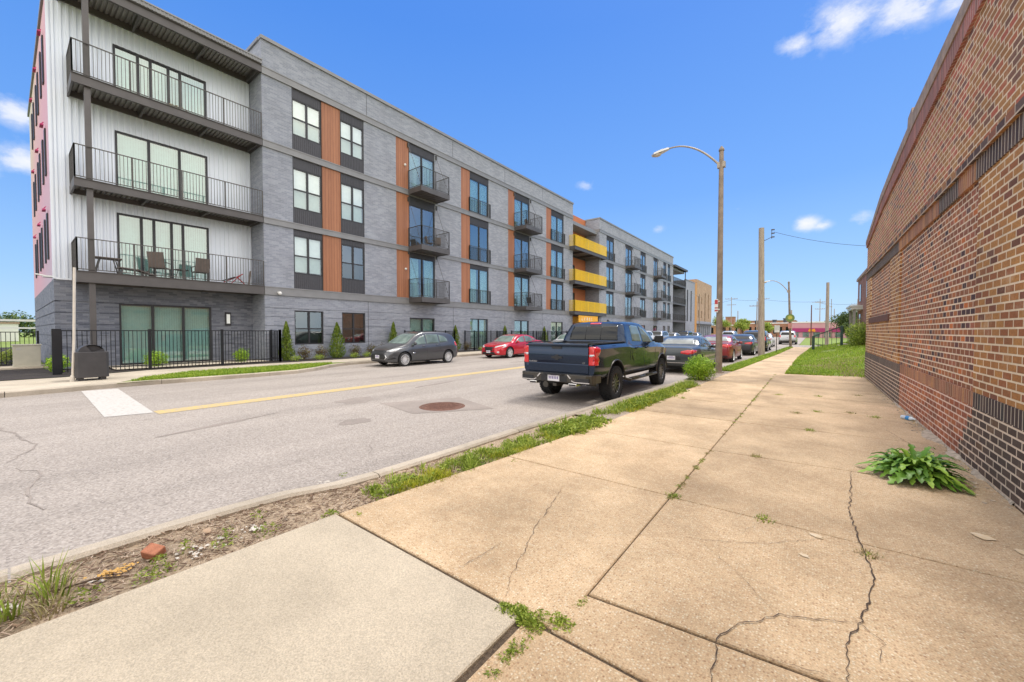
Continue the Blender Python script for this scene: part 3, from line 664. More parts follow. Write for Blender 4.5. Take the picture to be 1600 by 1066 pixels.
while y < 11.5:
    w_ = .03+.16*ss(5.3,6.3,y)*ss(11.5,8.5,y)*(.5+mnoise.noise(Vector((y*2.3,1,1)))*.9+.35*mnoise.noise(Vector((y*11,4,1))))
    w_ *= ss(-.15,.25,mnoise.noise(Vector((y*1.3,9,1)))+.1); w_ = max(.012, w_); vs += [(1.425, y, .175+.02*mnoise.noise(Vector((y*5,0,0)))), (1.425-w_*.6, y, .158+.012*mnoise.noise(Vector((y*9,2,0)))), (1.425-w_, y, .1385)]; rows += 1; y += .03
b.add(vs, [(i*3+j, i*3+j+1, (i+1)*3+j+1, (i+1)*3+j) for i in range(rows-1) for j in range(2)])
struct(b.build('mortar_skirt', M['mortarc'], smooth=50))
rt = empty('rosette_weed', (.86,5.68,.14)); tag(rt, 'large weed with broad toothed leaves on pavement beside brick wall', 'weed plant')
b = MB()
for i in range(150):
    a = i*2.39996+random.uniform(-.25,.25); t = i/170; L = lerp(.50,.20,t)*random.uniform(.75,1.15)
    lobed_leaf(b, (0,0,.02+.02*t), a, L, L*.13+.014, lerp(.13,.30,t)*random.uniform(.6,1.25), lerp(.13,.06,t), random.uniform(-.3,.3))
o = b.build('leaves', M['dand'], rt, smooth=70)
# ------------------------------------------------------------ brick building on the right
W = 1.43
bb = empty('brick_building'); tag(bb, 'long low windowless building of tan, red and brown brick at the right', 'building')
def wpoly(name, poly, mat, x0=W, x1=None):   # poly in (y, z), extruded in x from front x0 back to x1
    return MB().prism(poly, x0, x1 if x1 else W+.32, 'x').build(name, mat, bb)
def rect(a, b_, c, d): return [(a,c),(b_,c),(b_,d),(a,d)]
TOP = [(-12,5.62),(10.05,5.60),(10.1,5.70),(10.45,5.66),(10.5,5.50),(12,5.42),(14.1,5.24),(17.45,4.62)]
SOL = [(-12,5.20),(6.7,5.19),(8.1,5.10),(9.4,5.04),(12,4.92),(14,4.80),(17.45,4.40)]
CPB = [(-12,5.42),(6.7,5.41),(10.0,5.34),(12,5.20),(14,5.05),(17.45,4.50)]
wpoly('pilaster', rect(-12,6.55,.98,3.32), M['tan'])
wpoly('pilaster', rect(11.3,12.6,.98,3.32), M['tan'])
wpoly('pilaster', rect(16.4,17.45,.98,3.32), M['tan'])
wpoly('infill_panel', rect(6.55,11.3,.98,3.32), M['infill'], W+.022)
wpoly('infill_panel', rect(12.6,16.4,2.06,3.32), M['infill'], W+.03)
wpoly('wall_panel', rect(12.6,16.4,.98,1.90), M['tan'])
wpoly('sill', rect(12.55,16.45,1.90,2.06), simple('dark sill',(.13,.06,.045),.8,0,.3,8,bmp=.004), W-.03, W+.3)
wpoly('base_course', [(-12,0),(6.95,0),(6.95,.37),(6.8,.37),(6.8,.53),(6.65,.53),(6.65,.69),(6.5,.69),(6.5,.82),(-12,.82)], M['basebrick'], W-.012)
wpoly('base_course', [(6.95,0),(11.0,0),(11.0,.82),(6.5,.82),(6.5,.69),(6.65,.69),(6.65,.53),(6.8,.53),(6.8,.37),(6.95,.37)], M['lowred'], W-.010)
wpoly('base_course', rect(11.0,17.45,0,.82), M['basebrick'], W-.012)
wpoly('soldier_course', rect(-12,6.5,.82,.98), M['soldierd'], W-.008)
wpoly('soldier_course', rect(6.5,11.0,.82,.98), M['soldierr'], W-.006)
wpoly('soldier_course', rect(11.0,17.45,.82,.98), M['soldierd'], W-.008)
wpoly('lintel_course', rect(-12,6.6,3.32,3.54), M['soldierd'], W-.012)
wpoly('lintel_course', rect(6.6,7.25,3.32,3.54), M['soldierr'], W-.012)
wpoly('lintel_course', rect(7.25,8.2,3.32,3.54), M['soldierd'], W-.010)
wpoly('lintel_course', rect(8.2,11.4,3.32,3.54), M['soldierr'], W-.012)
wpoly('lintel_course', rect(11.4,17.45,3.32,3.54), M['soldierd'], W-.012)
wpoly('ledge', rect(-12,17.45,3.54,3.63), M['ledge'], W-.045)
wpoly('upper_wall', [(-12,3.63),(17.45,3.63)]+SOL[::-1], M['upper'])
wpoly('top_soldier_course', [(y,z) for y,z in SOL]+CPB[::-1], M['soldiertop'], W-.035)
wpoly('coping', [(y,z) for y,z in CPB]+TOP[::-1], M['coping'], W-.05, W+.4)
MB().box(W+.32,12,-12,17.45,0,4.3).build('rear_wall', M['tan'], bb)
settle(bb, (W,2.7,.0))
# grey mortar debris ledge at the foot is stuff, above
# ------------------------------------------------------------ apartment block across the road
ap = empty('apartment_building'); tag(ap, 'four storey apartment block of grey brick, orange panels and white corrugated corner', 'building')
XF = -22.0; BT = [3.95, 7.44, 11.31, 14.93]; BB = [3.52, 7.12, 10.95, 14.55]
WT = [6.82, 10.40, 14.05]
def vwall(b, x, y0, y1, z0, z1, holes, depth=.14, grooves=(), gd=.03, sgn=1):
    """wall face in plane X=x with rectangular holes (y0,y1,z0,z1) and reveals going back"""
    ys = sorted({y0, y1, *[h[0] for h in holes], *[h[1] for h in holes]}); zs = {z0, z1}
    for h in holes: zs |= {h[2], h[3]}
    for g in grooves: zs |= {g-.02, g+.02}
    ys = [y for y in ys if y0 <= y <= y1]; zs = sorted(z for z in zs if z0 <= z <= z1)
    for a, c in zip(ys, ys[1:]):
        for d, e in zip(zs, zs[1:]):
            my, mz = (a+c)/2, (d+e)/2
            if any(h[0] < my < h[1] and h[2] < mz < h[3] for h in holes): continue
            gr = any(abs(mz-g) < .021 and e-d < .05 for g in grooves); xx = x-gd if gr else x
            b.face([(xx,a,d),(xx,c,d),(xx,c,e),(xx,a,e)])
            if gr: b.face([(x,a,d),(x,c,d),(xx,c,d),(xx,a,d)]); b.face([(x,a,e),(xx,a,e),(xx,c,e),(x,c,e)])
    for h in holes:
        a, c, d, e = h; X2 = x-depth
        b.face([(x,a,d),(X2,a,d),(X2,a,e),(x,a,e)]); b.face([(x,c,d),(x,c,e),(X2,c,e),(X2,c,d)])
        b.face([(x,a,d),(x,c,d),(X2,c,d),(X2,a,d)]); b.face([(x,a,e),(X2,a,e),(X2,c,e),(x,c,e)])
BAYS = [('win',9.53,11.1), ('win',12.2,13.72), ('balc',17.1,19.4), ('jul',23.1,25.4), ('balc',29.06,31.5), ('jul',35.5,38.1),
        ('jul',49.5,52.0), ('balc',56.3,58.9), ('jul',62.6,65.1), ('balc',69.2,71.5), ('jul',74.8,76.6), ('jul',77.6,79.3)]
ORANGE = [(11.1,12.2), (16.05,17.1), (22.1,23.1), (28.1,29.06), (34.5,35.5)]
GH = [(9.53,11.1,.93,2.78), (12.2,13.72,.93,2.78), (17.1,19.35,.20,2.60), (23.1,25.3,.20,2.70), (29.06,31.4,.20,2.70), (35.5,38.0,.20,2.68),
      (49.5,52,.2,2.68), (56.3,58.8,.2,2.68), (62.6,65.1,.2,2.68), (69.2,71.4,.2,2.68), (74.8,76.4,.9,2.68), (77.7,79.3,.9,2.68)]
GRV = [1.02, 1.48, 1.94, 2.40, 2.86]
b = MB()
vwall(b, XF, 8.1, 40.2, 0, 3.52, [h for h in GH if h[0] < 40], grooves=GRV)
vwall(b, XF, 47.3, 81.25, 0, 3.52, [h for h in GH if h[0] > 45], grooves=GRV)
for k in range(3):
    z0, z1 = BT[k], BB[k+1]
    hs = [(y0, y1, z0, z1) for t, y0, y1 in BAYS]+[(a, c, z0, z1) for a, c in ORANGE]
    vwall(b, XF, 8.1, 40.2, z0, z1, [h for h in hs if h[0] < 40], depth=.10); vwall(b, XF, 47.3, 81.25, z0, z1, [h for h in hs if h[0] > 45], depth=.10)
for a, c in ((8.1,40.2),(47.3,81.25)): b.face([(XF,a,14.93),(XF,c,14.93),(XF,c,16.25),(XF,a,16.25)])
# side returns
for y in (8.1, 40.2, 47.3, 81.25): b.face([(XF,y,0),(XF-2.6,y,0),(XF-2.6,y,16.25),(XF,y,16.25)])
b.face([(XF-2.5,8.1,16.25),(XF-2.5,8.1,14),(XF-2.5,40.2,14),(XF-2.5,40.2,16.25)])
b.build('brick_wall', M['gbrick'], ap)
# brick ground floor of the corner and side
b = MB(); XR = -23.6
vwall(b, XR, 1.25, 8.1, 0, 3.72, [(3.05,6.3,.19,2.85)], grooves=GRV)
def hwall(b, y, x0, x1, z0, z1, grooves=(), sgn=1):
    zs = {z0, z1}
    for g in grooves: zs |= {g-.02, g+.02}
    zs = sorted(zs)
    for d, e in zip(zs, zs[1:]):
        gr = e-d < .05; yy = y+.03 if gr else y
        b.face([(x0,yy,d),(x1,yy,d),(x1,yy,e),(x0,yy,e)])
        if gr: b.face([(x0,y,d),(x1,y,d),(x1,yy,d),(x0,yy,d)]); b.face([(x0,y,e),(x0,yy,e),(x1,yy,e),(x1,y,e)])
hwall(b, 1.25, -38.8, XR, 0, 3.72, GRV)
b.build('corner_brick_base', M['gbrick_dark'], ap)
# orange panels, metal panels, bands
for k in range(3):
    z0, z1 = BT[k], BB[k+1]
    for a, c in ORANGE: MB().box(XF-.10,XF-.02,a,c,z0,z1).build('cedar_panel', M['orange'], ap)
    for t, y0, y1 in BAYS:
        wt = WT[k]; wb = z0+.80 if t == 'win' else z0+.02
        def ribs(za, zb):
            m = MB(); m.box(XF-.12,XF-.05,y0,y1,za,zb); n = int((y1-y0)/.1)
            for i in range(n): yy = y0+(i+.5)*(y1-y0)/n; m.box(XF-.05,XF-.03,yy-.018,yy+.018,za+.01,zb-.01)
            m.build('metal_panel', M['panel'], ap)
        ribs(wt, z1)
        if t == 'win': ribs(z0, wb)
for z0, z1 in zip(BB, BT):
    for a, c in ((8.1,40.2),(47.3,81.25)):
        m = MB(); m.box(XF-.02,XF+.05,a,c,z0,z1); m.box(XF+.05,XF+.075,a,c,z1-.05,z1); m.box(XF+.05,XF+.075,a,c,z0,z0+.04)
        if a > 40: m.box(XF-2.0,XF-.02,a-.05,a-.002,z0,z1)
        m.build('floor_band', M['band'], ap)
m = MB()
for a, c in ((8.06,40.24),(47.26,81.29)):
    m.box(XF-.25,XF+.09,a,c,16.252,16.42); m.box(XF-2.7,XF-.25,a-.03,a+.2,16.252,16.415); m.box(XF-2.7,XF-.25,c-.2,c+.03,16.252,16.415)
m.build('parapet_cap', M['band'], ap)
m = MB()   # expansion joints in the brick
for y in (13.9, 21.2, 27.6, 33.8, 54.0, 61, 68): m.box(XF+.001,XF+.004,y,y+.03,.2,3.5); m.box(XF+.001,XF+.004,y,y+.03,14.95,16.2)
m.build('joint_line', M['panel'], ap)

# windows and doors: built once at the origin, frame front in plane x=0, spanning y 0..w, z 0..h
def interior(w, h, blindmat, frac, off=0, bl=True):
    pass
protos = {}
def window(w, h, kind, blind, parent, x, y, z, frac=1.0):
    key = (round(w,2), round(h,2), kind, blind, frac)
    if key in protos:
        c = copy_tree(protos[key], parent); c.location = (x, y, z); return c
    m = MB(); f = .07; D0, D1 = -.09, 0
    m.box(D0,D1,0,f,0,h); m.box(D0,D1,w-f,w,0,h); m.box(D0,D1,f,w-f,0,f); m.box(D0,D1,f,w-f,h-f,h)
    n = {'double': 2, 'slide2': 2, 'slide3': 3, 'slide5': 5}[kind]
    cuts = [w*i/n for i in range(1, n)] if kind != 'slide5' else [w*.24, w*.37, w*.56, w*.69]
    for c in cuts: m.box(D0+.01,D1+.012,c-.045,c+.045,f,h-f)
    if kind == 'double': m.box(D0+.02,D1+.008,f,w-f,h*.47-.03,h*.47+.03)
    o = m.build('window' if kind == 'double' else 'patio_door', M['frame'], parent); o.location = (x, y, z)
    xs = [f]+cuts+[w-f]
    g = MB()
    zm = h*.47 if kind == 'double' else f
    for a, c in zip(xs, xs[1:]): g.face([(-.05,a,zm),(-.05,c,zm),(-.05,c,h-f),(-.05,a,h-f)])
    if kind == 'double':
        g2_ = MB()
        for a, c in zip(xs, xs[1:]): g2_.face([(-.03,a,f),(-.03,c,f),(-.03,c,zm),(-.03,a,zm)])
        g2_.build('screen', M['pane_screen'], o)
    g.build('pane', M['pane'] if kind == 'double' else M['pane_door'], o)
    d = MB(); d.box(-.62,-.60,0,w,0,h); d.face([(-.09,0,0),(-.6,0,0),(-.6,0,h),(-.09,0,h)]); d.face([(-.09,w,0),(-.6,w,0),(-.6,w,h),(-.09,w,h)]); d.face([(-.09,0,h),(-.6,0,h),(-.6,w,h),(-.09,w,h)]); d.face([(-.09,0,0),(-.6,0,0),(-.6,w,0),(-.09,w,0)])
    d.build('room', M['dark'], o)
    if blind != 'none':
        bl = MB()
        if kind == 'double':
            zb = h-f-frac*(h-2*f); bl.face([(-.13,f+.01,zb),(-.13,w-f-.01,zb),(-.13,w-f-.01,h-f),(-.13,f+.01,h-f)])
        else:
            yy = f
            while yy < w-f-.02:
                if not (blind == 'part' and .37*w < yy < .62*w): bl.add([(-.14,yy,f),(-.17,yy+.088,f),(-.17,yy+.088,h-f),(-.14,yy,h-f)], [(0,1,2,3)])
                yy += .085
        bl.build('blind', M['blind'] if kind == 'double' else M['blind_green'], o)
    protos[key] = o
    return o
random.seed(3)
for i, h in enumerate(GH):
    kind = 'double' if h[2] > .5 else 'slide2'
    window(h[1]-h[0], h[3]-h[2], kind, 'none' if kind == 'double' and i < 2 else 'full', ap, XF-.06, h[0], h[2])
for k in range(3):
    for i, (t, y0, y1) in enumerate(BAYS):
        z0 = BT[k]
        if t == 'win':
            bl = 'none' if (k == 0 and i == 1) else 'full'
            window(y1-y0, WT[k]-(z0+.80), 'double', bl, ap, XF-.04, y0, z0+.80, 1.0 if k else .97)
        else: window(y1-y0, WT[k]-z0-.02, 'slide2', random.choice(['full','part','full','none']), ap, XF-.05, y0, z0+.02)
window(3.25, 2.66, 'slide3', 'full', ap, XR-.02, 3.05, .19)
window(3.2, 2.75, 'slide5', 'full', ap, XR+.03, 3.05, 3.97)
window(3.2, 2.72, 'slide3', 'full', ap, XR+.03, 3.05, 7.47)
window(3.2, 2.45, 'slide5', 'full', ap, XR+.03, 3.05, 11.34)
# corrugated white siding on the recessed corner wall
def corr(y0, y1, z0, z1, b, x=XR):
    n = max(1, round((y1-y0)/.19)); p = (y1-y0)/n
    for i in range(n):
        a = y0+i*p; ys = [a, a+p*.42, a+p*.50, a+p*.86, a+p*.94, a+p]; xs = [x, x, x+.05, x+.05, x, x]
        for q in range(5): b.face([(xs[q],ys[q],z0),(xs[q+1],ys[q+1],z0),(xs[q+1],ys[q+1],z1),(xs[q],ys[q],z1)])
b = MB()
for z0, z1, h0, h1 in ((3.72,7.12,3.97,6.72),(7.12,10.95,7.47,10.19),(10.95,15.0,11.34,13.79)):
    corr(1.25,3.05,z0,z1,b); corr(6.25,8.1,z0,z1,b); corr(3.05,6.25,z0,h0,b); corr(3.05,6.25,h1,z1,b)
o = b.build('corrugated_siding', M['siding'], ap)
m = MB(); m.box(XR-.02,XR+.05,1.22,1.30,3.72,15.3); m.box(XR-.02,XR+.055,1.3,8.1,3.70,3.76); m.build('corner_trim', M['siding'], ap)
# street corner balconies: fascia, beams, ribbed soffit
def big_balcony(z0, z1, y0=1.72, y1=8.08, x0=XR+.05, x1=-21.95, rail=True, roof=False, mat='steel', railmat='rail'):
    m = MB(); t = .02
    m.box(x1-.06,x1,y0,y1,z0,z1); m.box(x1,x1+.05,y0,y1,z1-t,z1); m.box(x1,x1+.05,y0,y1,z0,z0+t)
    m.box(x0,x1-.06,y0,y0+.06,z0,z1); m.box(x0,x0+.06,y0+.06,y1,z0+.05,z1-.05); m.box(x0,x1-.06,y1-.06,y1-.003,z0+.02,z1-.02)
    n = 3
    for i in range(1, n+1): yy = y0+(y1-y0)*i/(n+.0)-.02 if i < n else y1-.12; m.box(x0+.06,x1-.06,yy-.04,yy+.04,z0+.06,z1-.08)
    o = m.build('balcony', M[mat], ap)
    d = MB(); nn = int((y1-y0)/.15); p = (y1-y0-.14)/nn
    for i in range(nn):
        a = y0+.07+i*p; zt = z1-.03; zb = z1-.085
        for (ya, za, yb, zb_) in ((a,zt,a+p*.3,zt),(a+p*.3,zt,a+p*.4,zb),(a+p*.4,zb,a+p*.9,zb),(a+p*.9,zb,a+p,zt)): d.face([(x0,ya,za),(x1-.06,ya,za),(x1-.06,yb,zb_),(x0,yb,zb_)])
    d.box(x0+.001,x1-.061,y0+.061,y1-.061,z1-.028,z1-.004)
    d.build('deck', M['deckunder'], o)
    if rail: railing(o, [(x0,y0+.03),(x1-.03,y0+.03),(x1-.03,y1-.02)], z1, 1.25, M[railmat])
    return o
def railing(parent, path, z, h, mat, gap=.11, bottom=.07, name='railing'):
    m = MB(); yl = mat is M['yellow']; gap = .075 if yl else gap; pk = .013 if yl else .008
    for (xa,ya),(xb,yb) in zip(path, path[1:]):
        L = math.hypot(xb-xa, yb-ya); n = max(1, int(L/gap))
        m.bar((xa,ya,z+h),(xb,yb,z+h),.045,.03); m.bar((xa,ya,z+bottom),(xb,yb,z+bottom),.03,.03)
        for i in range(1, n): t = i/n; x, y = lerp(xa,xb,t), lerp(ya,yb,t); m.box(x-.008,x+.008,y-pk,y+pk,z+bottom,z+h)
        for i in range(0, max(1, round(L/1.6))+1): t = i/max(1, round(L/1.6)); x, y = lerp(xa,xb,t), lerp(ya,yb,t); m.box(x-.021,x+.021,y-.021,y+.021,z,z+h+.01)
    return m.build(name, mat, parent)
for z0, z1 in zip(BB[:3], BT[:3]): big_balcony(z0, z1)
o = big_balcony(BB[3], BT[3], y0=1.5, rail=False)
m = MB(); m.box(XR-12,-21.80,1.35,8.09,15.10,15.16); m.box(-21.93,-21.84,1.42,8.09,14.94,15.10)
for i in range(52): yy = 1.45+i*.127; m.box(-21.84,-21.82,yy,yy+.05,14.95,15.10)
m.build('roof_edge', M['band'], ap)
m = MB()
for z0, z1 in ((.14,3.56),(3.95,7.16),(7.44,10.99),(11.31,14.59)):
    m.box(-22.20,-22.03,2.05,2.22,z0,z1)
m.build('post', M['steel'], ap)
# projecting balconies
def balcony(y0, y1, k, x1=-20.6, light=False):
    z1 = BT[k]+.02; z0 = z1-.34; a, c = y0-.08, y1+.12
    m = MB(); m.box(XF+.05,x1,a,c,z0+.04,z1-.03); m.box(x1-.03,x1+.02,a-.02,c+.02,z0,z1); m.box(XF+.05,x1-.03,a-.02,a+.04,z0,z1); m.box(XF+.05,x1-.03,c-.04,c+.02,z0,z1)
    for i in range(1, 8): yy = lerp(a, c, i/8); m.box(XF+.06,x1-.04,yy-.03,yy+.03,z0+.02,z0+.04)
    o = m.build('balcony', M['steel'], ap)
    railing(o, [(XF+.02,a+.02),(x1-.02,a+.02),(x1-.02,c-.02),(XF+.02,c-.02)], z1, 1.25, M['rail'])
    for yy in (a+.0, c-.0):
        r = MB(); r.box(XF-.01,XF+.09,yy-.05,yy+.05,WT[k]+.12,WT[k]+.42); r; r.tube([(XF+.06,yy,WT[k]+.2),(x1,yy,z1+.02)], .012, 6)
        r.build('hanger_rod', M['rail'], o)
    return o
for k in range(3):
    for t, y0, y1 in BAYS:
        if t == 'balc': balcony(y0, y1, k)
        if t == 'jul': railing(ap, [(XF+.02,y0-.1),(XF+.10,y0-.1),(XF+.10,y1+.1),(XF+.02,y1+.1)], BT[k]-.02, 1.15, M['rail'], name='window_railing')
# recess with yellow balconies
m = MB(); XG = -24.0
for z0, z1 in ((0,BT[0]),(BT[0],BT[1]),(BT[1],BT[2]),(BT[2],16.3)):
    hs = [(41.6,44.4,z0+(.1 if z0 else .2),z0+2.6)]; vwall(m, XG, 40.2, 47.3, z0, z1, hs, depth=.08)
    window(2.8, 2.5 if z0 else 2.4, 'slide2', 'full', ap, XG-.03, 41.6, z0+(.1 if z0 else .2))
m.build('recess_wall', simple('orange render',(.47,.16,.065),.6,0,.06,2), ap)
for k in range(3): big_balcony(BT[k]-.38, BT[k], y0=39.35, y1=47.9, x0=XG, x1=-21.25, railmat='yellow')
m = MB(); m.box(XG+.01,XG+.10,40.4,45.2,2.75,3.5); m.build('entrance_sign', simple('orange yellow panel',(.78,.38,.02),.5), ap)
m = MB(); m.box(-21.30,-21.24,40.3,45.3,2.72,3.50); s_ = m.build('fascia_sign', simple('amber panel',(.80,.40,.02),.5), ap)
m = MB(); yy = 41.0
for ch in (1,2,3,2,1): 
    for q in range(ch): m.bar((-21.235,yy+.1*q,2.95),(-21.235,yy+.12+.1*q,3.3),.01,.05)
    m.bar((-21.235,yy,2.95),(-21.235,yy+.32,2.98),.01,.05); yy += .62
m.build('lettering', M['white'], s_)
# far corner: stacked open balconies, then plain block
b = MB(); vwall(b, -24.6, 81.25, 91.2, 0, 14.9, []); b.build('corner_wall', M['gbrick'], ap)
for k in range(3): big_balcony(BB[k], BT[k], y0=81.3, y1=91.0, x0=-24.5, x1=-21.9)
o = big_balcony(BB[3], BT[3], y0=81.3, y1=91.2, x0=-24.5, x1=-21.6, rail=False)
m = MB()
for z0, z1 in ((.1,3.56),(3.95,7.16),(7.44,10.99),(11.31,14.59)): m.box(-22.1,-21.95,90.7,90.9,z0,z1)
m.build('post', M['steel'], ap)
for k in range(3): window(4.2, 2.6, 'slide3', 'none', ap, -24.55, 83.5, BT[k]+.05)
b = MB(); vwall(b, XF, 91.2, 99.6, 0, 12.9, [(92.2,93.3,3.9,10.9),(95.6,96.6,3.9,10.9)]); b.face([(XF,91.2,0),(XF-3,91.2,0),(XF-3,91.2,12.9),(XF,91.2,12.9)]); b.face([(XF,99.6,0),(XF-3,99.6,0),(XF-3,99.6,12.9),(XF,99.6,12.9)]); b.build('end_wall', M['gbrick'], ap)
for y in (92.2, 95.6): window(1.1 if y < 93 else 1.0, 7.0, 'double', 'none', ap, XF-.05, y, 3.9)
MB().box(XF-.3,XF+.08,91.15,99.65,12.9,13.1).build('parapet_cap', M['band'], ap)
# roof, side and rear of the block
m = MB(); m.box(-38.6,XF-.3,8.3,91,14.2,14.6); m.box(-38.6,XR-.05,1.4,8.3,14.6,15.08); m.box(-38.8,-38.6,1.3,99,0,15.1); m.box(-38.6,-24.7,98.8,99,0,12.8); m.box(-38.6,-25,91,99,12.5,12.8)
m.build('roof', M['band'], ap)
# painted end wall: mural colours in broad bands, narrow windows, small canopies
def mural():
    m, nt, b_ = newmat('pastel mural'); setp(b_, Roughness=.6); tc = N(nt, 'ShaderNodeTexCoord'); sx_ = N(nt, 'ShaderNodeSeparateXYZ'); nt.links.new(tc.outputs['Object'], sx_.inputs[0])
    u = math_(nt, 'MULTIPLY_ADD', sx_.outputs[0], -.03, math_(nt, 'MULTIPLY', sx_.outputs[2], .04)); u = math_(nt, 'ADD', u, math_(nt, 'MULTIPLY', noise(nt, tc.outputs['Object'], .12, 2), .35)); f = math_(nt, 'SUBTRACT', u, 1.05)
    nt.links.new(ramp(nt, f, [(.0,(.52,.40,.48)),(.35,(.66,.36,.42)),(.6,(.70,.44,.40)),(.75,(.66,.55,.40)),(.88,(.50,.60,.52)),(1,(.30,.55,.62))]), b_.inputs['Base Color']); return m
m = MB()
m.face([(-38.8,1.25,3.72),(XR-.55,1.25,3.72),(XR-.55,1.25,15.1),(-38.8,1.25,15.1)]); m.build('mural_wall', mural(), ap)
m = MB(); m.face([(XR-.55,1.25,3.72),(XR,1.25,3.72),(XR,1.25,15.1),(XR-.55,1.25,15.1)]); m.build('corner_strip', M['siding'], ap)
m = MB(); m.box(-38.9,XR,1.18,1.30,15.0,15.2); m.build('parapet_cap', M['band'], ap)
cm = simple('pink canopy', (.55,.05,.20), .5)
for i, x in enumerate((-25.6,-27.2,-29.4,-31.0,-33.4,-35.2)):
    for z in (4.7, 8.2, 12.0):
        o = MB().box(x-.2,x+.2,1.20,1.245,z,z+1.9).build('side_window', M['frame'], ap)
        if i % 2 == 0: MB().box(x-.22,x+.22,1.09,1.19,z+2.0,z+2.05).bar((x,1.2,z+2.2),(x,1.10,z+2.04),.03).build('canopy', cm, o)
m = MB(); m.box(XR-.7,XR-.3,1.0,1.24,3.80,3.86).tube([(XR-.5,1.2,3.83),(XR-.5,.8,3.9)], .03, 8).build('camera_mount', M['white'], ap)
# wall light on the ground floor, downlights and cameras
m = MB(); m.box(XR+.005,XR+.07,6.86,7.10,1.95,2.62); o = m.build('wall_light', M['frame'], ap)
MB().box(XR+.07,XR+.10,6.91,7.05,2.05,2.52).build('diffuser', lamp_mat('lamp diffuser', (.8,.82,.8), .15), o)
MB().sphere((XF+.18,8.75,3.62),.09,10,8).bar((XF+.05,8.7,3.68),(XF+.2,8.8,3.62),.06).build('security_camera', M['white'], ap)
for z in (5.9,12.9): MB().sphere((XF+.05,16.75,z),.08,10,8).build('downlight', M['white'], ap)
settle(ap, (-30,30,0))
# tan brick block further along
tb = empty('tan_apartment_building'); tag(tb, 'distant orange and tan brick block with vertical window strips past the grey apartments', 'building')
tanb = brick('pale tan brick', [(0,(.38,.24,.14)),(.5,(.46,.31,.19)),(.8,(.34,.21,.13))], (.5,.42,.33), L=.3, H=.1)
b = MB(); vwall(b, -22, 101.5, 119, 4.2, 14.2, [(110.2,111.4,4.2,11.5),(103,103.9,5,6.8),(103,103.9,8.5,10.3),(106.4,107.3,5,6.8),(106.4,107.3,8.5,10.3),(114.5,115.5,5,11.5)], depth=.25)
b.face([(-22,101.5,0),(-34,101.5,0),(-34,101.5,14.2),(-22,101.5,14.2)]); b.face([(-22,119,0),(-34,119,0),(-34,119,14.2),(-22,119,14.2)]); b.face([(-22,101.5,14.2),(-34,101.5,14.2),(-34,119,14.2),(-22,119,14.2)])
b.build('wall', tanb, tb)
vb = MB(); vwall(vb, -22, 101.5, 119, 0, 4.2, [(102.5+2.2*i,103.7+2.2*i,.4,3.0) for i in range(7)], depth=.25); vb.build('ground_floor', M['gbrick'], tb)
MB().box(-34,-21.95,99.62,101.48,0,13.2).build('orange_link', simple('amber render',(.50,.24,.05),.6), tb)
for y0,y1,z0,z1 in [(110.2,111.4,4.2,11.5),(103,103.9,5,6.8),(103,103.9,8.5,10.3),(106.4,107.3,5,6.8),(106.4,107.3,8.5,10.3),(114.5,115.5,5,11.5)]+[(102.5+2.2*i,103.7+2.2*i,.4,3.0) for i in range(7)]:
    MB().box(-22.3,-22.2,y0,y1,z0,z1).build('window', M['cglassl'], tb)
MB().box(-22,-21.2,101.5,119,3.3,3.5).build('canopy', M['rail'], tb)
settle(tb, (-26,110,0))
# ------------------------------------------------------------ vehicles
def bake(o):
    dg = bpy.context.evaluated_depsgraph_get(); me = bpy.data.meshes.new_from_object(o.evaluated_get(dg))
    o.modifiers.clear(); o.data = me; return o
def car_shell(sp):
    """lofted body: sp has L, W, top[], bot[], belt[], plan[] as (x, value) with x from rear 0 to front L"""
    L, Wd = sp['L'], sp['W']; xs = []
    n = int(L/.07)
    for i in range(n+1): xs.append(L*i/n)
    for e in (.0,.02,.045): xs += [e, L-e]
    xs += sp.get('cuts', []); xs = sorted(set(round(x, 4) for x in xs)); rings = []
    tum = sp.get('tum', .34)
    for x in xs:
        w = Wd/2*smooth(sp['plan'], x); T = smooth(sp['top'], x) if not sp.get('hard') else pl(sp['top'], x); B = smooth(sp['bot'], x); b = min(smooth(sp['belt'], x), T-.03)
        bd = b-B; g = T-b; k = ss(.10, .34, g); wt = .94*w-tum*max(0, g-.02)
        q = sp.get('side', [(.955,.06),(.985,.2),(1,.42),(.992,.62),(.985,.8),(.965,.95)])
        side = [(0,B),(.55*w,B),(.88*w,B+.005)]+[(f*w, B+bd*t) for f, t in q]+[(.94*w,b)]
        hood = [(.915*w,b+.35*g),(.87*w,b+.62*g),(.78*w,b+.80*g),(.6*w,b+.91*g),(.3*w,b+.98*g),(0,T)]
        cab = [(lerp(.94*w,wt,.45),b+.48*g),(wt+.015,T-.09*min(1,g/.4)),(wt-.02,T-.045*min(1,g/.4)),(wt-.09,T-.014),(wt*.5,T+.004),(0,T+.01)]
        top = [(lerp(h[0],c[0],k), lerp(h[1],c[1],k)) for h, c in zip(hood, cab)]
        half = side+top
        ring = [(x, y, z) for y, z in half]+[(x, -y, z) for y, z in half[-2:0:-1]]
        rings.append(ring)
    m = len(rings[0]); b = MB(); b.v = [p for r in rings for p in r]
    for i in range(len(rings)-1):
        for j in range(m): b.f.append((i*m+j, (i+1)*m+j, (i+1)*m+(j+1) % m, i*m+(j+1) % m))
    b.f += [tuple(range(m)), tuple((len(rings)-1)*m+j for j in range(m))[::-1]]
    b.m = [0]*len(b.f)
    return b
def boolean(o, cutters):
    for c in cutters:
        md = o.modifiers.new('c', 'BOOLEAN'); md.operation = 'DIFFERENCE'; md.solver = 'EXACT'; md.object = c; md.material_mode = 'TRANSFER'
    bake(o)
    for c in cutters: bpy.data.objects.remove(c)
    return o
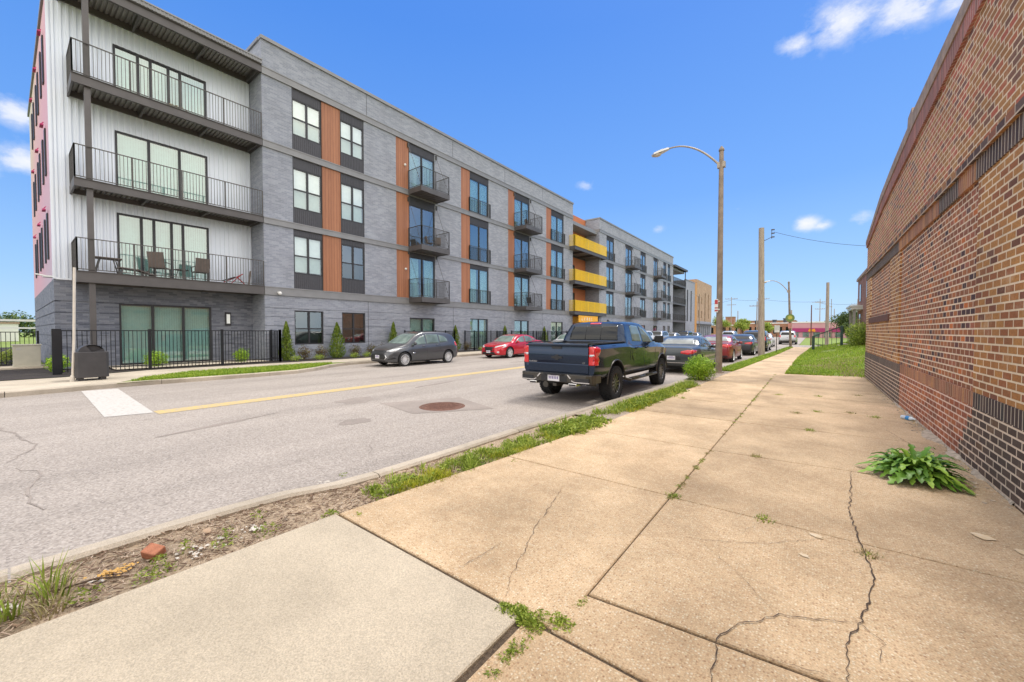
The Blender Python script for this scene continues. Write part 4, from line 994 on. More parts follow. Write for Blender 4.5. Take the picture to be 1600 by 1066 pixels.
class Decal:
    def __init__(s, body): 
        me = body.data; s.bvh = BVHTree.FromPolygons([v.co.copy() for v in me.vertices], [tuple(p.vertices) for p in me.polygons]); s.body = body
    def make(s, name, poly, axis, mat, parent, eps=.006, res=.05, thick=.0):
        """poly in 2D; axis '+y' projects (x,z) onto the left side, '-y' right side, '+x' (y,z) front, '-x' rear, '+z' (x,y) top"""
        d = {'+y': (0,1,0), '-y': (0,-1,0), '+x': (1,0,0), '-x': (-1,0,0), '+z': (0,0,1)}[axis]; d = Vector(d)
        n = len(poly); bd = []
        for i in range(n):
            a, c = Vector(poly[i]), Vector(poly[(i+1) % n]); k = max(1, int((c-a).length/res))
            for j in range(k): bd.append(a.lerp(c, j/k))
        nb = len(bd); pts = list(bd); xs = [p.x for p in bd]; ys = [p.y for p in bd]
        y = min(ys)+res/2
        while y < max(ys):
            x = min(xs)+res/2
            while x < max(xs):
                if inpoly((x, y), bd) and min((Vector((x,y))-p).length for p in bd) > res*.45: pts.append(Vector((x,y)))
                x += res
            y += res
        vo, _, fo, _, _, _ = delaunay_2d_cdt(pts, [(i, (i+1) % nb) for i in range(nb)], [], 1, 1e-5)
        vs = []
        for p in vo:
            o3 = Vector((p.x, 0, p.y)) if 'y' in axis else Vector((0, p.x, p.y)) if 'x' in axis else Vector((p.x, p.y, 0))
            hit = s.bvh.ray_cast(o3+d*8, -d)
            if hit[0] is None: vs.append(None); continue
            nn = hit[1]; nn = nn if nn.dot(d) > 0 else -nn
            vs.append(hit[0]+nn*eps*.6+d*eps*.4)
        keep = [f for f in fo if all(vs[i] is not None for i in f)]
        b = MB(); b.v = [tuple(v) if v else (0,0,0) for v in vs]; b.f = [tuple(f) for f in keep]; b.m = [0]*len(keep)
        if not keep: return None
        me = b.mesh(name)
        import bmesh
        bm = bmesh.new(); bm.from_mesh(me); bmesh.ops.delete(bm, geom=[v for v in bm.verts if not v.link_faces], context='VERTS'); bmesh.ops.recalc_face_normals(bm, faces=bm.faces)
        f0 = bm.faces[:] and bm.faces[0]
        if f0 and f0.normal.dot(d) < 0: bmesh.ops.reverse_faces(bm, faces=bm.faces)
        bm.to_mesh(me); bm.free()
        o = link(name, me, mat, parent, 40)
        sd = o.modifiers.new('t', 'SOLIDIFY'); sd.thickness = thick or eps*1.5; sd.offset = -1
        return o
    def line(s, name, pts, axis, w, mat, parent, eps=.002):
        b = []; pts = [Vector(p) for p in pts]; l = []; r = []
        for i, p in enumerate(pts):
            t = (pts[min(i+1, len(pts)-1)]-pts[max(i-1, 0)]).normalized(); nrm = Vector((-t.y, t.x))*w/2; l.append(p+nrm); r.append(p-nrm)
        return s.make(name, l+r[::-1], axis, mat, parent, eps, .12)
def wheel(parent, x, y, r, w, side, spokes=10, rim='rimsilver', style='multi', tread=False, rr=.73):
    """one wheel: tyre, rim with spokes; side +1 means outer face towards +y"""
    t = MB(); Rr = r*rr
    prof = [(Rr,-w*.42),(Rr+.01,-w*.47),(r*.86,-w*.52),(r*.965,-w*.46),(r*.995,-w*.36),(r,0),(r*.995,w*.36),(r*.965,w*.46),(r*.86,w*.52),(Rr+.01,w*.47),(Rr,w*.42)]
    t.lathe(prof, 48, axis='y')
    if tread:
        for i in range(44):
            a = 2*pi*i/44; q = Matrix.Rotation(-a, 4, 'Y')
            for j, (c0, c1) in enumerate([(-w*.5,-w*.30),(-w*.24,-w*.02),(w*.02,w*.24),(w*.30,w*.5)]):
                off = (.5 if j % 2 else 0)*2*pi/44; qq = Matrix.Rotation(-a-off, 4, 'Y'); t.box(r-.012,r+.012,c0,c1,-.016,.016,qq)
            t.box(r*.87,r*.975,w*.47,w*.545,-.012,.012,q); t.box(r*.87,r*.975,-w*.545,-w*.47,-.012,.012,q)
    o = t.build('wheel', M['tyre'], parent, 35); o.location = (x, y, r)
    m = MB(); s = side; f = w*.40*s
    m.lathe([(Rr,f+.015*s),(Rr*.94,f+.018*s),(Rr*.90,f-.02*s),(Rr*.88,-w*.3*s)], 36, axis='y')
    m.lathe([(0,f-.005*s),(Rr*.16,f-.005*s),(Rr*.19,f-.03*s)], 16, axis='y')
    for i in range(spokes):
        a = 2*pi*i/spokes; q = Matrix.Rotation(a, 4, 'Y')
        if style == 'multi': m.add([q @ Vector(p) for p in [(Rr*.15,f-.012*s,-.018),(Rr*.92,f+.0*s,-.012),(Rr*.92,f+.0*s,.012),(Rr*.15,f-.012*s,.018),(Rr*.15,f-.06*s,-.018),(Rr*.92,f-.05*s,-.012),(Rr*.92,f-.05*s,.012),(Rr*.15,f-.06*s,.018)]], [(0,1,2,3),(0,4,5,1),(3,2,6,7)])
        else:
            for dz in (-.05, .05): m.add([q @ Vector(p) for p in [(Rr*.12,f-.01*s,dz*.4-.02),(Rr*.93,f+.005*s,dz-.022),(Rr*.93,f+.005*s,dz+.022),(Rr*.12,f-.01*s,dz*.4+.02),(Rr*.12,f-.06*s,dz*.4-.02),(Rr*.93,f-.05*s,dz-.022),(Rr*.93,f-.05*s,dz+.022),(Rr*.12,f-.06*s,dz*.4+.02)]], [(0,1,2,3),(0,4,5,1),(3,2,6,7)])
    m.build('rim', M[rim], o, 40)
    d = MB(); d.lathe([(0,f-.085*s),(Rr*.9,f-.085*s)], 24, axis='y'); d.build('brake_disc', M['trim'], o)
    return o
def arch_cut(x, r, z, W_, w=.34):
    out = []
    for s in (1, -1):
        m = MB(); m.lathe([(0,s*(W_/2-w)),(r,s*(W_/2-w)),(r,s*(W_/2+.3)),(0,s*(W_/2+.3))], 40, Matrix.Translation((x,0,z)), axis='y')
        out.append(m.build('cut', M['trim'], None, merge=True))
    return out
def arch_lip(x, r, z, W_, parent, mat, y_of, t=.03, a0=-12, a1=192):
    for s in (1, -1):
        pts = []
        for i in range(25):
            a = R(a0+(a1-a0)*i/24); px, pz = x+r*cos(a), z+r*sin(a); pts.append((px, s*(y_of(px,pz)+.001), pz))
        MB().tube(pts, t, 6).build('wheel_arch', mat, parent, 60)
def place(root, X, Y, heading):       # heading +1 drives away (+Y), -1 towards us
    root.rotation_euler = (0, 0, pi/2*heading); root.location = (X, Y, 0)
def mirror(parent, x, y, z, mat, s):
    m = MB(); m.sphere((x, s*(y+.12), z), (.07,.11,.075), 14, 10); m.bar((x, s*(y-.04), z-.06), (x, s*(y+.08), z-.03), .05, .03); return m.build('mirror', mat, parent, 50)
def plate(parent, x, y, z, d, tilt=0):
    m = MB().box(x, x+.008*d, y-.155, y+.155, z-.078, z+.078); o = m.build('licence_plate', M['plate'], parent)
    k = MB(); random.seed(int(abs(x*100)))
    for i in range(6): yy = y-.11+.044*i; k.box(x+.008*d, x+.010*d, yy-.012, yy+.012, z-.03, z+.03)
    k.box(x+.008*d, x+.010*d, y-.07, y+.07, z+.048, z+.064)
    k.build('marks', M['ink'], o); return o
def make_car(name, label, cat, sp, body_mat, X, Y, heading, kind, detail=2, group=None, rim='rimsilver'):
    root = empty(name); tag(root, label, cat, group)
    L, Wd = sp['L'], sp['W']; wr = sp['wr']; xr, xf = sp['xr'], sp['xf']
    o = car_shell(sp).build('body', body_mat, root, 38)
    o.data.materials.append(M['trim'])
    cuts = arch_cut(xr, wr+.055, wr+.01, Wd)+arch_cut(xf, wr+.055, wr+.01, Wd)
    boolean(o, cuts); o.data.polygons.foreach_set('use_smooth', [True]*len(o.data.polygons)); o.data.set_sharp_from_angle(angle=R(34))
    D = Decal(o)
    for s in (1, -1):
        wheel(root, xr, s*(Wd/2-.115), wr, .21, s, sp.get('spokes',10), rim, sp.get('wstyle','multi')); wheel(root, xf, s*(Wd/2-.115), wr, .21, s, sp.get('spokes',10), rim, sp.get('wstyle','multi'))
        ax = '+y' if s > 0 else '-y'
        for i, poly in enumerate(sp['swin']): D.make('side_window', poly, ax, M[sp.get('gl','cglass')], root, .006)
        if detail > 1:
            if sp.get('swtrim'): D.line('window_trim', sp['swtrim'], ax, .025, M['chrome'] if sp.get('chrome') else body_mat, root, .008)
            for ln in sp.get('seams', []): D.line('door_seam', ln, ax, .012, M['trim'], root, .002)
            for hx, hz in sp.get('handles', []): D.make('door_handle', [(hx-.09,hz-.014),(hx+.09,hz-.008),(hx+.09,hz+.018),(hx-.09,hz+.014)], ax, body_mat, root, .03)
            mirror(root, sp['mir'][0], Wd/2-.10, sp['mir'][1], body_mat, s)
            D.make('sill', sp['sill'], ax, M['trim'], root, .006) if 'sill' in sp else None
        for nm, poly, mt in sp.get('sidebits', []): D.make(nm, poly, ax, M[mt], root, .007)
    for nm, poly, mt in sp.get('front', []): D.make(nm, poly, '+x', M[mt], root, .007)
    for nm, poly, mt in sp.get('rear', []): D.make(nm, poly, '-x', M[mt], root, .007)
    D.make('windshield', sp['ws'], '+x', M[sp.get('gl','cglass')], root, .006); D.make('rear_window', sp['rw'], '-x', M[sp.get('glr','cglass')], root, .006)
    def sx_(z, dr): 
        h = D.bvh.ray_cast(Vector((8*dr, 0, z)), Vector((-dr, 0, 0))); return h[0].x if h[0] else (L if dr > 0 else 0)
    if 'plf' in sp: plate(root, sx_(sp['plf'], 1)+.005, 0, sp['plf'], 1)
    if 'plr' in sp: plate(root, sx_(sp['plr'], -1)-.005, 0, sp['plr'], -1)
    u = MB().box(.5, L-.5, -Wd/2+.35, Wd/2-.35, .16, .3).build('underbody', M['trim'], root)
    root_shift(root, -L/2); place(root, X, Y, heading); return root
def root_shift(root, dx):
    for c in root.children: c.location.x += dx
def mirr(p): return [(-a, b) for a, b in p][::-1]
def both(nm, poly, mt): return [(nm, poly, mt), (nm, mirr(poly), mt)]
# compact tall hatchback
HB = dict(L=4.45, W=1.84, wr=.33, xr=.80, xf=3.56, tum=.36, spokes=15,
  top=[(0,.55),(.03,.86),(.10,1.04),(.22,1.28),(.46,1.54),(.9,1.61),(1.6,1.65),(2.25,1.64),(2.75,1.50),(3.25,1.19),(3.50,1.06),(3.95,.95),(4.25,.82),(4.40,.70),(4.45,.52)],
  bot=[(0,.40),(.1,.28),(.5,.21),(3.9,.20),(4.3,.21),(4.42,.28),(4.45,.40)],
  belt=[(0,.80),(.15,.98),(.5,1.06),(1.5,1.01),(3.0,.93),(3.5,.88),(4.1,.76),(4.45,.5)],
  plan=[(0,.80),(.05,.88),(.25,.96),(.8,1),(3.3,1),(3.8,.965),(4.15,.88),(4.35,.74),(4.45,.58)],
  swin=[[(2.27,1.04),(3.12,.985),(2.95,1.13),(2.62,1.36),(2.27,1.475)], [(1.42,1.06),(2.20,1.04),(2.20,1.485),(1.9,1.505),(1.42,1.49)], [(.82,1.13),(1.34,1.08),(1.34,1.47),(1.05,1.42),(.86,1.28)]],
  seams=[[(2.22,.30),(2.24,1.0)], [(1.38,1.04),(1.36,.75),(1.20,.55)], [(3.14,.97),(3.16,.70),(3.10,.32)]], handles=[(2.42,.93),(1.56,.97)], mir=(3.0,1.07), sill=[(1.25,.20),(3.15,.20),(3.15,.27),(1.25,.27)],
  ws=[(-.56,1.535),(.56,1.535),(.70,1.12),(.66,1.07),(-.66,1.07),(-.70,1.12)], rw=[(-.5,1.45),(.5,1.45),(.62,1.12),(-.62,1.12)],
  front=both('headlight',[(.50,.74),(.80,.86),(.86,.92),(.84,.80),(.72,.70)],'whitelamp')+[('grille',[(-.52,.56),(-.60,.44),(-.50,.36),(.50,.36),(.60,.44),(.52,.56),(.40,.60),(-.40,.60)],'trim'),('upper_grille',[(-.36,.72),(.36,.72),(.40,.78),(-.40,.78)],'trim')]+both('fog_recess',[(.64,.33),(.85,.38),(.82,.50),(.70,.42)],'trim')+both('chrome_edge',[(.50,.36),(.60,.44),(.52,.56),(.55,.57),(.64,.44),(.53,.34)],'chrome')+[('lower_lip',[(-.55,.245),(.55,.245),(.55,.30),(-.55,.30)],'trim')],
  rear=both('tail_light',[(.62,.84),(.84,.86),(.80,1.12),(.66,1.05)],'redlamp'), sidebits=[('headlight',[(3.78,.86),(4.10,.80),(4.28,.70),(4.05,.72),(3.9,.78)],'whitelamp'),('tail_light',[(.03,.86),(.30,.92),(.28,1.12),(.12,1.02)],'redlamp'),('badge',[(2.95,.60),(3.12,.60),(3.12,.63),(2.95,.63)],'chrome')], plf=.47, gl='cglassl')
def sedan(L=4.85, W_=1.84, H=1.44, **k):
    f = L/4.85
    d = dict(L=L, W=W_, wr=.335, xr=.98*f, xf=3.86*f, tum=.40, spokes=10,
      top=[(0,.62),(.03,.92),(.08,1.03),(.5*f,1.07),(.80*f,1.10),(1.25*f,H-.13),(1.7*f,H-.02),(2.2*f,H),(2.7*f,H-.035),(3.1*f,H-.17),(3.62*f,1.00),(3.9*f,.96),(4.4*f,.87),(4.68*f,.76),(4.82*f,.62),(L,.45)],
      bot=[(0,.42),(.08,.30),(.5,.20),(4.3*f,.19),(4.7*f,.21),(4.81*f,.27),(L,.34)],
      belt=[(0,.84),(.1,.95),(.9*f,1.0),(1.8*f,.965),(3.3*f,.91),(3.9*f,.86),(4.5*f,.72),(L,.44)],
      plan=[(0,.80),(.05,.87),(.22,.93),(.9,1),(3.6*f,1),(4.2*f,.95),(4.55*f,.86),(4.75*f,.72),(L,.5)],
      swin=[[(2.30*f,.99),(3.30*f,.955),(3.1*f,1.09),(2.8*f,1.25),(2.30*f,H-.085)], [(1.42*f,1.02),(2.22*f,.995),(2.22*f,H-.085),(1.8*f,H-.10),(1.5*f,H-.19)], [(1.02*f,1.06),(1.34*f,1.03),(1.42*f,H-.22),(1.28*f,H-.26)]],
      seams=[[(2.26*f,.28),(2.27*f,.97)], [(1.38*f,1.0),(1.36*f,.7),(1.25*f,.5)], [(3.34*f,.93),(3.36*f,.7),(3.3*f,.3)]], handles=[(2.46*f,.86),(1.6*f,.90)], mir=(3.12*f,1.0), sill=[(1.4*f,.19),(3.4*f,.19),(3.4*f,.25),(1.4*f,.25)],
      ws=[(-.56,H-.08),(.56,H-.08),(.70,1.03),(.66,1.0),(-.66,1.0),(-.70,1.03)], rw=[(-.52,H-.10),(.52,H-.10),(.66,1.13),(-.66,1.13)],
      front=both('headlight',[(.50,.60),(.84,.68),(.84,.76),(.62,.72),(.48,.66)],'whitelamp')+[('grille',[(-.42,.66),(-.34,.50),(-.46,.30),(.46,.30),(.34,.50),(.42,.66)],'trim')],
      rear=both('tail_light',[(.40,.80),(.78,.78),(.86,.86),(.84,.94),(.55,.90),(.40,.87)],'redlamp')+[('rear_bumper_lip',[(-.75,.30),(.75,.30),(.80,.40),(-.80,.40)],'trim')], sidebits=[('tail_light',[(.0,.80),(.34,.86),(.30,.93),(.05,.94)],'redlamp')], plr=.72, plf=.42, gl='cglass')
    d.update(k); return d
SUVS = dict(L=4.7, W=1.90, wr=.36, xr=.92, xf=3.70, tum=.26, spokes=5, wstyle='twin',
  top=[(0,.7),(.04,1.0),(.12,1.25),(.38,1.60),(.8,1.70),(1.6,1.73),(2.5,1.71),(2.9,1.60),(3.42,1.18),(3.7,1.12),(4.3,1.05),(4.55,.95),(4.66,.75),(4.7,.55)],
  bot=[(0,.45),(.1,.33),(.5,.26),(4.2,.25),(4.6,.28),(4.7,.40)], belt=[(0,.95),(.2,1.08),(1.5,1.08),(3.3,1.02),(4.2,.93),(4.7,.54)],
  plan=[(0,.86),(.05,.91),(.25,.97),(.8,1),(3.7,1),(4.3,.95),(4.55,.85),(4.7,.66)],
  swin=[[(2.2,1.12),(3.1,1.08),(2.95,1.22),(2.7,1.50),(2.2,1.60)], [(1.35,1.13),(2.12,1.12),(2.12,1.6),(1.35,1.6)], [(.55,1.2),(1.27,1.15),(1.27,1.58),(.75,1.55)]], mir=(2.98,1.16), seams=[], handles=[(2.35,1.0),(1.5,1.0)],
  ws=[(-.62,1.62),(.62,1.62),(.74,1.2),(-.74,1.2)], rw=[(-.58,1.55),(.58,1.55),(.70,1.2),(-.70,1.2)],
  front=both('headlight',[(.52,.82),(.84,.86),(.84,.98),(.55,.93)],'whitelamp')+[('grille',[(-.45,.93),(-.45,.6),(.45,.6),(.45,.93)],'trim'),('intake',[(-.7,.36),(.7,.36),(.7,.5),(-.7,.5)],'trim')],
  rear=both('tail_light',[(.66,.92),(.88,.92),(.84,1.25),(.7,1.2)],'redlamp')+[('bumper_cladding',[(-.85,.36),(.85,.36),(.85,.52),(-.85,.52)],'trim')], plr=.85, plf=.55)
P_grey = paint('grey car paint', (.085,.088,.095), .5, .3); P_red = paint('red car paint', (.52,.012,.025), .25, .25); P_teal = paint('dark slate car paint', (.06,.07,.073), .4, .3)
P_maroon = paint('maroon car paint', (.22,.015,.018), .3, .38); P_navy = paint('dark blue grey paint', (.03,.035,.045), .4, .38); P_white = paint('white car paint', (.62,.63,.64), .0, .3); P_black = paint('black car paint', (.015,.016,.018), .3, .2)
P_silver = paint('silver car paint', (.42,.43,.44), .7, .3); P_truck = paint('blue truck paint', (.006,.021,.052), .7, .2)
make_car('hatchback_car', 'dark grey hatchback parked at the far kerb facing left, nearest car across the road', 'car', HB, P_grey, -16.05, 12.83, -1, 'hatch')
LX = sedan(4.95, 1.86, 1.46, spokes=5, wstyle='twin', gl='cglassl', swtrim=None,
  front=both('headlight',[(.42,.64),(.82,.78),(.86,.86),(.70,.82),(.44,.74)],'whitelamp')+[('grille',[(-.38,.70),(-.28,.56),(-.34,.46),(.34,.46),(.28,.56),(.38,.70)],'trim'),('lower_grille',[(-.42,.40),(-.56,.26),(.56,.26),(.42,.40)],'trim')]+both('fog_lamp',[(.62,.34),(.72,.34),(.72,.44),(.62,.44)],'whitelamp'),
  sidebits=[('headlight',[(4.10,.80),(4.40,.76),(4.62,.66),(4.35,.68)],'whitelamp')])
make_car('sedan_car', 'bright red sedan parked at the far kerb, partly hidden by the pickup', 'car', LX, P_red, -15.65, 20.5, -1, 'sedan', group=None)
MB_ = sedan(4.9, 1.85, 1.46, glr='cglassw', spokes=5, chrome=1, plr=.62, rear=both('tail_light',[(.34,.80),(.62,.76),(.86,.82),(.86,.92),(.60,.94),(.36,.88)],'redlamp')+[('bumper_strip',[(-.80,.42),(.80,.42),(.80,.445),(-.80,.445)],'chrome'),('bumper_lip',[(-.70,.26),(.70,.26),(.76,.34),(-.76,.34)],'trim'),('plate_recess',[(-.36,.56),(.36,.56),(.30,.72),(-.30,.72)],'trim')])
make_car('sedan_car', 'dark slate sedan parked right in front of the pickup', 'car', MB_, P_teal, -4.35, 18.35, 1, 'sedan')
MR = sedan(4.85, 1.85, 1.46, glr='cglassw', spokes=10, chrome=1, rear=both('tail_light',[(.30,.86),(.70,.80),(.88,.84),(.88,.98),(.66,.97),(.32,.93)],'redlamp')+[('chrome_strip',[(-.34,.90),(.34,.90),(.34,.93),(-.34,.93)],'chrome'),('plate_recess',[(-.34,.66),(.34,.66),(.34,.84),(-.34,.84)],'trim'),('bumper_lip',[(-.70,.26),(.70,.26),(.78,.38),(-.78,.38)],'trim')], plr=.75)
make_car('sedan_car', 'maroon sedan parked behind the first street lamp', 'car', MR, P_maroon, -4.2, 25.3, 1, 'sedan')
make_car('sedan_car', 'dark blue grey sedan parked behind the wooden pole', 'car', sedan(4.8,1.84,1.45), P_navy, -4.0, 33.0, 1, 'sedan', detail=1)
make_car('suv_car', 'black parked vehicle largely hidden behind the wooden pole', 'car', SUVS, P_black, -3.75, 39.6, 1, 'suv', detail=1)
make_car('sedan_car', 'white sedan driving away near the street corner', 'car', sedan(4.85,1.85,1.45), P_white, -4.1, 50.3, 1, 'sedan', detail=1)
make_car('suv_car', 'silver crossover at the crossing beside the pavement end', 'car', SUVS, P_silver, -2.4, 62.0, 1, 'suv', detail=1)
make_car('sedan_car', 'pale sedan roof showing behind the pickup bed at far kerb', 'car', sedan(4.8,1.84,1.5,gl='cglassl'), P_white, -16.2, 29.3, -1, 'sedan', detail=1)
# cars along the far kerb further on
far = [(37.5,'sedan_car','first white sedan in the distant far kerb row, nearest the orange sign',P_white,'s'),
       (46,'suv_car','white crossover in the distant far kerb row below the open balconies',P_white,'v'),
       (52.5,'suv_car','silver crossover in the middle of the distant far kerb row',P_silver,'v'),
       (59,'sedan_car','white sedan in the distant far kerb row before the cross street',P_white,'s'),
       (66,'suv_car','dark crossover last but one in the distant far kerb row',P_black,'v'),
       (73,'sedan_car','silver sedan at the very end of the far kerb row',P_silver,'s')]
pr = {}
for y, nm, lb, pm, kd in far:
    make_car(nm, lb, 'car', SUVS if kd == 'v' else sedan(4.8,1.84,1.46), pm, -16.1, y, -1, kd, detail=1, group='cars parked along the distant far kerb')
make_car('suv_car', 'white crossover parked beyond the crossing seen over the maroon sedan', 'car', SUVS, P_silver, -9.6, 66, 1, 'suv', detail=1)

# the pickup truck
def pickup():
    root = empty('pickup_truck'); tag(root, 'dark blue crew cab pickup truck with off road tyres parked at the near kerb', 'pickup truck')
    L, Wd = 5.45, 1.98; wr = .405; xr, xf = 1.12, 4.67
    sp = dict(L=L, W=Wd, tum=.30, hard=True, cuts=[.012,1.80,1.82,1.86,2.02,2.04,2.05,2.10],
      top=[(0,1.34),(.02,1.375),(1.82,1.385),(1.822,1.44),(1.87,1.60),(2.02,1.86),(2.12,1.895),(2.4,1.92),(2.9,1.925),(3.3,1.905),(3.55,1.83),(3.9,1.62),(4.22,1.40),(4.3,1.36),(4.9,1.32),(5.2,1.26),(5.36,1.12),(5.45,.9)],
      bot=[(0,.66),(.3,.60),(.6,.57),(4.9,.56),(5.3,.50),(5.45,.5)],
      belt=[(0,1.33),(1.8,1.34),(2.2,1.30),(3.9,1.27),(4.6,1.24),(5.2,1.15),(5.45,.88)],
      plan=[(0,.955),(.10,.975),(.5,1),(4.8,1),(5.15,.97),(5.35,.88),(5.45,.78)],
      side=[(.95,.05),(.985,.16),(.995,.35),(.975,.52),(.985,.72),(1.0,.9)])
    o = car_shell(sp).build('body', P_truck, root, 34); o.data.materials.append(M['trim'])
    bed = MB().box(.10, 1.74, -.78, .78, .85, 1.6).build('cut', M['trim'], None, merge=True)
    boolean(o, arch_cut(xr, .525, .44, Wd, .42)+arch_cut(xf, .525, .44, Wd, .42)+[bed])
    o.data.polygons.foreach_set('use_smooth', [True]*len(o.data.polygons)); o.data.set_sharp_from_angle(angle=R(30))
    D = Decal(o); G_ = M['cglass']
    def y_of(px, pz):
        h = D.bvh.ray_cast(Vector((px, 5, pz)), Vector((0,-1,0))); return min(h[0].y, Wd/2+.02) if h[0] and h[0].y > .8 else Wd/2-.01
    arch_lip(xr, .530, .44, Wd, root, M['gtrim'], lambda a,b: Wd/2-.016, .018, 0, 180); arch_lip(xf, .530, .44, Wd, root, M['gtrim'], lambda a,b: Wd/2-.016, .018, 0, 180)
    for s in (1, -1):
        wheel(root, xr, s*(Wd/2-.15), wr, .27, s, 6, 'rimdark', 'twin', True, .60); wheel(root, xf, s*(Wd/2-.15), wr, .27, s, 6, 'rimdark', 'twin', True, .60)
        ax = '+y' if s > 0 else '-y'
        D.make('side_window', [(2.32,1.40),(2.98,1.38),(2.98,1.80),(2.55,1.82),(2.40,1.78)], ax, M['cglassl'], root, .006)
        D.make('side_window', [(3.10,1.37),(3.90,1.345),(3.70,1.54),(3.42,1.72),(3.10,1.80)], ax, M['cglassl'], root, .006)
        for ln in ([(2.02,1.34),(2.04,.9),(2.0,.55)], [(2.20,1.32),(2.14,1.05),(2.28,.86),(2.30,.55)], [(3.04,1.36),(3.05,.55)], [(4.0,1.28),(4.03,.8),(3.98,.55)]): D.line('door_seam', ln, ax, .014, M['trim'], root, .002)
        for hx in (2.42, 3.22): D.make('door_handle', [(hx-.1,1.20),(hx+.1,1.205),(hx+.1,1.24),(hx-.1,1.235)], ax, P_truck, root, .035)
        D.make('sill_cladding', [(1.68,.58),(4.12,.57),(4.12,.63),(1.68,.64)], ax, M['trim'], root, .012)
        # side step
        m = MB(); yo = s*(Wd/2+.03); m.tube([(1.78,s*(Wd/2-.15),.47),(1.86,yo,.43),(3.95,yo,.43),(4.03,s*(Wd/2-.15),.47)], .038, 10); m.tube([(1.9,yo-s*.09,.43),(3.92,yo-s*.09,.43)], .03, 8)
        m.box(1.95,2.45,yo-.06,yo+.06,.455,.475); m.box(3.0,3.5,yo-.06,yo+.06,.455,.475); m.build('side_step', M['gtrim'], root, 40)
        # big towing mirror
        m = MB(); m.box(3.80,3.92,s*(Wd/2+.03),s*(Wd/2+.25),1.33,1.53); m.bar((3.86,s*(Wd/2-.06),1.38),(3.86,s*(Wd/2+.06),1.42),.08,.06); m.build('mirror', M['trim'], root, bevel=.025)
        # tail lamp wraps the corner
        D.make('tail_light', [(0.0,.90),(.13,.90),(.155,.98),(.13,1.10),(.20,1.18),(.21,1.28),(.12,1.31),(0,1.31)], ax, M['redlamp'], root, .012)
        poly = [(s*.80,.90),(s*.952,.90),(s*.952,1.31),(s*.80,1.31)]; D.make('tail_light', poly if s > 0 else poly[::-1], '-x', M['redlamp'], root, .012)
        poly = [(s*.81,1.09),(s*.93,1.09),(s*.93,1.14),(s*.81,1.14)]; D.make('reverse_light', poly if s > 0 else poly[::-1], '-x', M['whitelamp'], root, .015)
        D.make('fender_flare', [(.0,.66),(.55,.62),(.60,.56),(.0,.58)], ax, M['gtrim'], root, .01)
    # tailgate with creases
    m = MB(); X0 = -.004
    prof = [(X0,.70),(X0-.012,.72),(X0-.012,.90),(X0-.004,.915),(X0-.014,.95),(X0-.030,1.18),(X0-.018,1.22),(X0-.018,1.30),(X0-.045,1.345),(X0-.040,1.375),(X0+.10,1.385),(X0+.10,.70)]
    m.prism([(p[0], p[1]) for p in prof], -.795, .795, 'y'); tg = m.build('tailgate', P_truck, root, 25)
    MB().box(X0-.034,X0-.02,-.13,.13,1.25,1.305).build('handle', M['trim'], tg)
    m = MB(); m.prism([(-.14,1.08),(-.05,1.085),(-.04,1.115),(.04,1.115),(.05,1.085),(.14,1.08),(.14,1.03),(.05,1.025),(.04,.995),(-.04,.995),(-.05,1.025),(-.14,1.03)], X0-.034, X0-.022, 'x'); m.build('emblem', M['trim'], tg)
    def letters(txt, y, z, h, mat, name, xx):
        cu = bpy.data.curves.new('t', 'FONT'); cu.body = txt; cu.size = h; cu.extrude = .002; to = bpy.data.objects.new('t', cu); COL.objects.link(to)
        dg = bpy.context.evaluated_depsgraph_get(); me = bpy.data.meshes.new_from_object(to.evaluated_get(dg)); bpy.data.objects.remove(to)
        # text x -> -y (seen from behind), text y -> z
        me.transform(Matrix(((0,0,-1,xx),(-1,0,0,y),(0,1,0,z),(0,0,0,1)))); return link(name, me, mat, tg)
    letters('SILVERADO', .78, .925, .045, M['chrome'], 'lettering', X0-.018)
    letters('LT', -.66, .93, .05, M['chrome'], 'lettering', X0-.018)
    # rear bumper, hitch, exhaust tips
    m = MB(); out = [(-.955,.05),(-.93,-.10),(-.80,-.16),(.80,-.16),(.93,-.10),(.955,.05),(.955,.30),(.90,.30),(.90,.06),(-.90,.06),(-.90,.30),(-.955,.30)]
    m.prism([(y_, x_) for x_, y_ in out], .50, .69, 'z'); bp = m.build('rear_bumper', M['gtrim'], root, bevel=.015)
    MB().box(-.165,-.150,-.34,.34,.52,.66).build('plate_recess', M['trim'], bp)
    MB().prism([(-.15,-.30),(-.15,.30),(-.20,.22),(-.20,-.22)], .66, .695, 'z').build('step_pad', M['trim'], bp)
    for s in (1,-1):
        MB().box(-.168,-.10,s*.56,s*.88,.54,.615).build('corner_step', M['trim'], bp); m = MB(); m.bar((-.175,s*.46,.56),(-.175,s*.54,.525),.018,.022); m.bar((-.175,s*.54,.525),(-.155,s*.89,.525),.018,.022); m.bar((-.165,s*.36,.68),(-.168,s*.44,.60),.02,.03); m.build('chrome_edge', M['chrome'], bp)
        m = MB(); y0 = s*.52; m.box(-.24,-.02,y0-.10,y0+.10,.44,.505); ex = m.build('exhaust_tip', M['chrome'], root, bevel=.012); MB().box(-.246,-.23,y0-.078,y0+.078,.456,.490).build('opening', M['trim'], ex)
        m = MB(); m.bar((-.0,s*.80,.50),(.25,s*.80,.46),.12,.08); m.build('bumper_end', M['trim'], root)
    pl_ = plate(root, -.168, 0, .60, -1)
    m = MB(); m.box(-.12,.2,-.05,.05,.40,.47); m.lathe([(.0,-.16),(.07,-.16),(.075,-.13),(.0,-.10)], 16, Matrix.Translation((0,.22,.43)) @ Matrix.Rotation(pi/2,4,'Y')); m.build('tow_hitch', M['gtrim'], root)
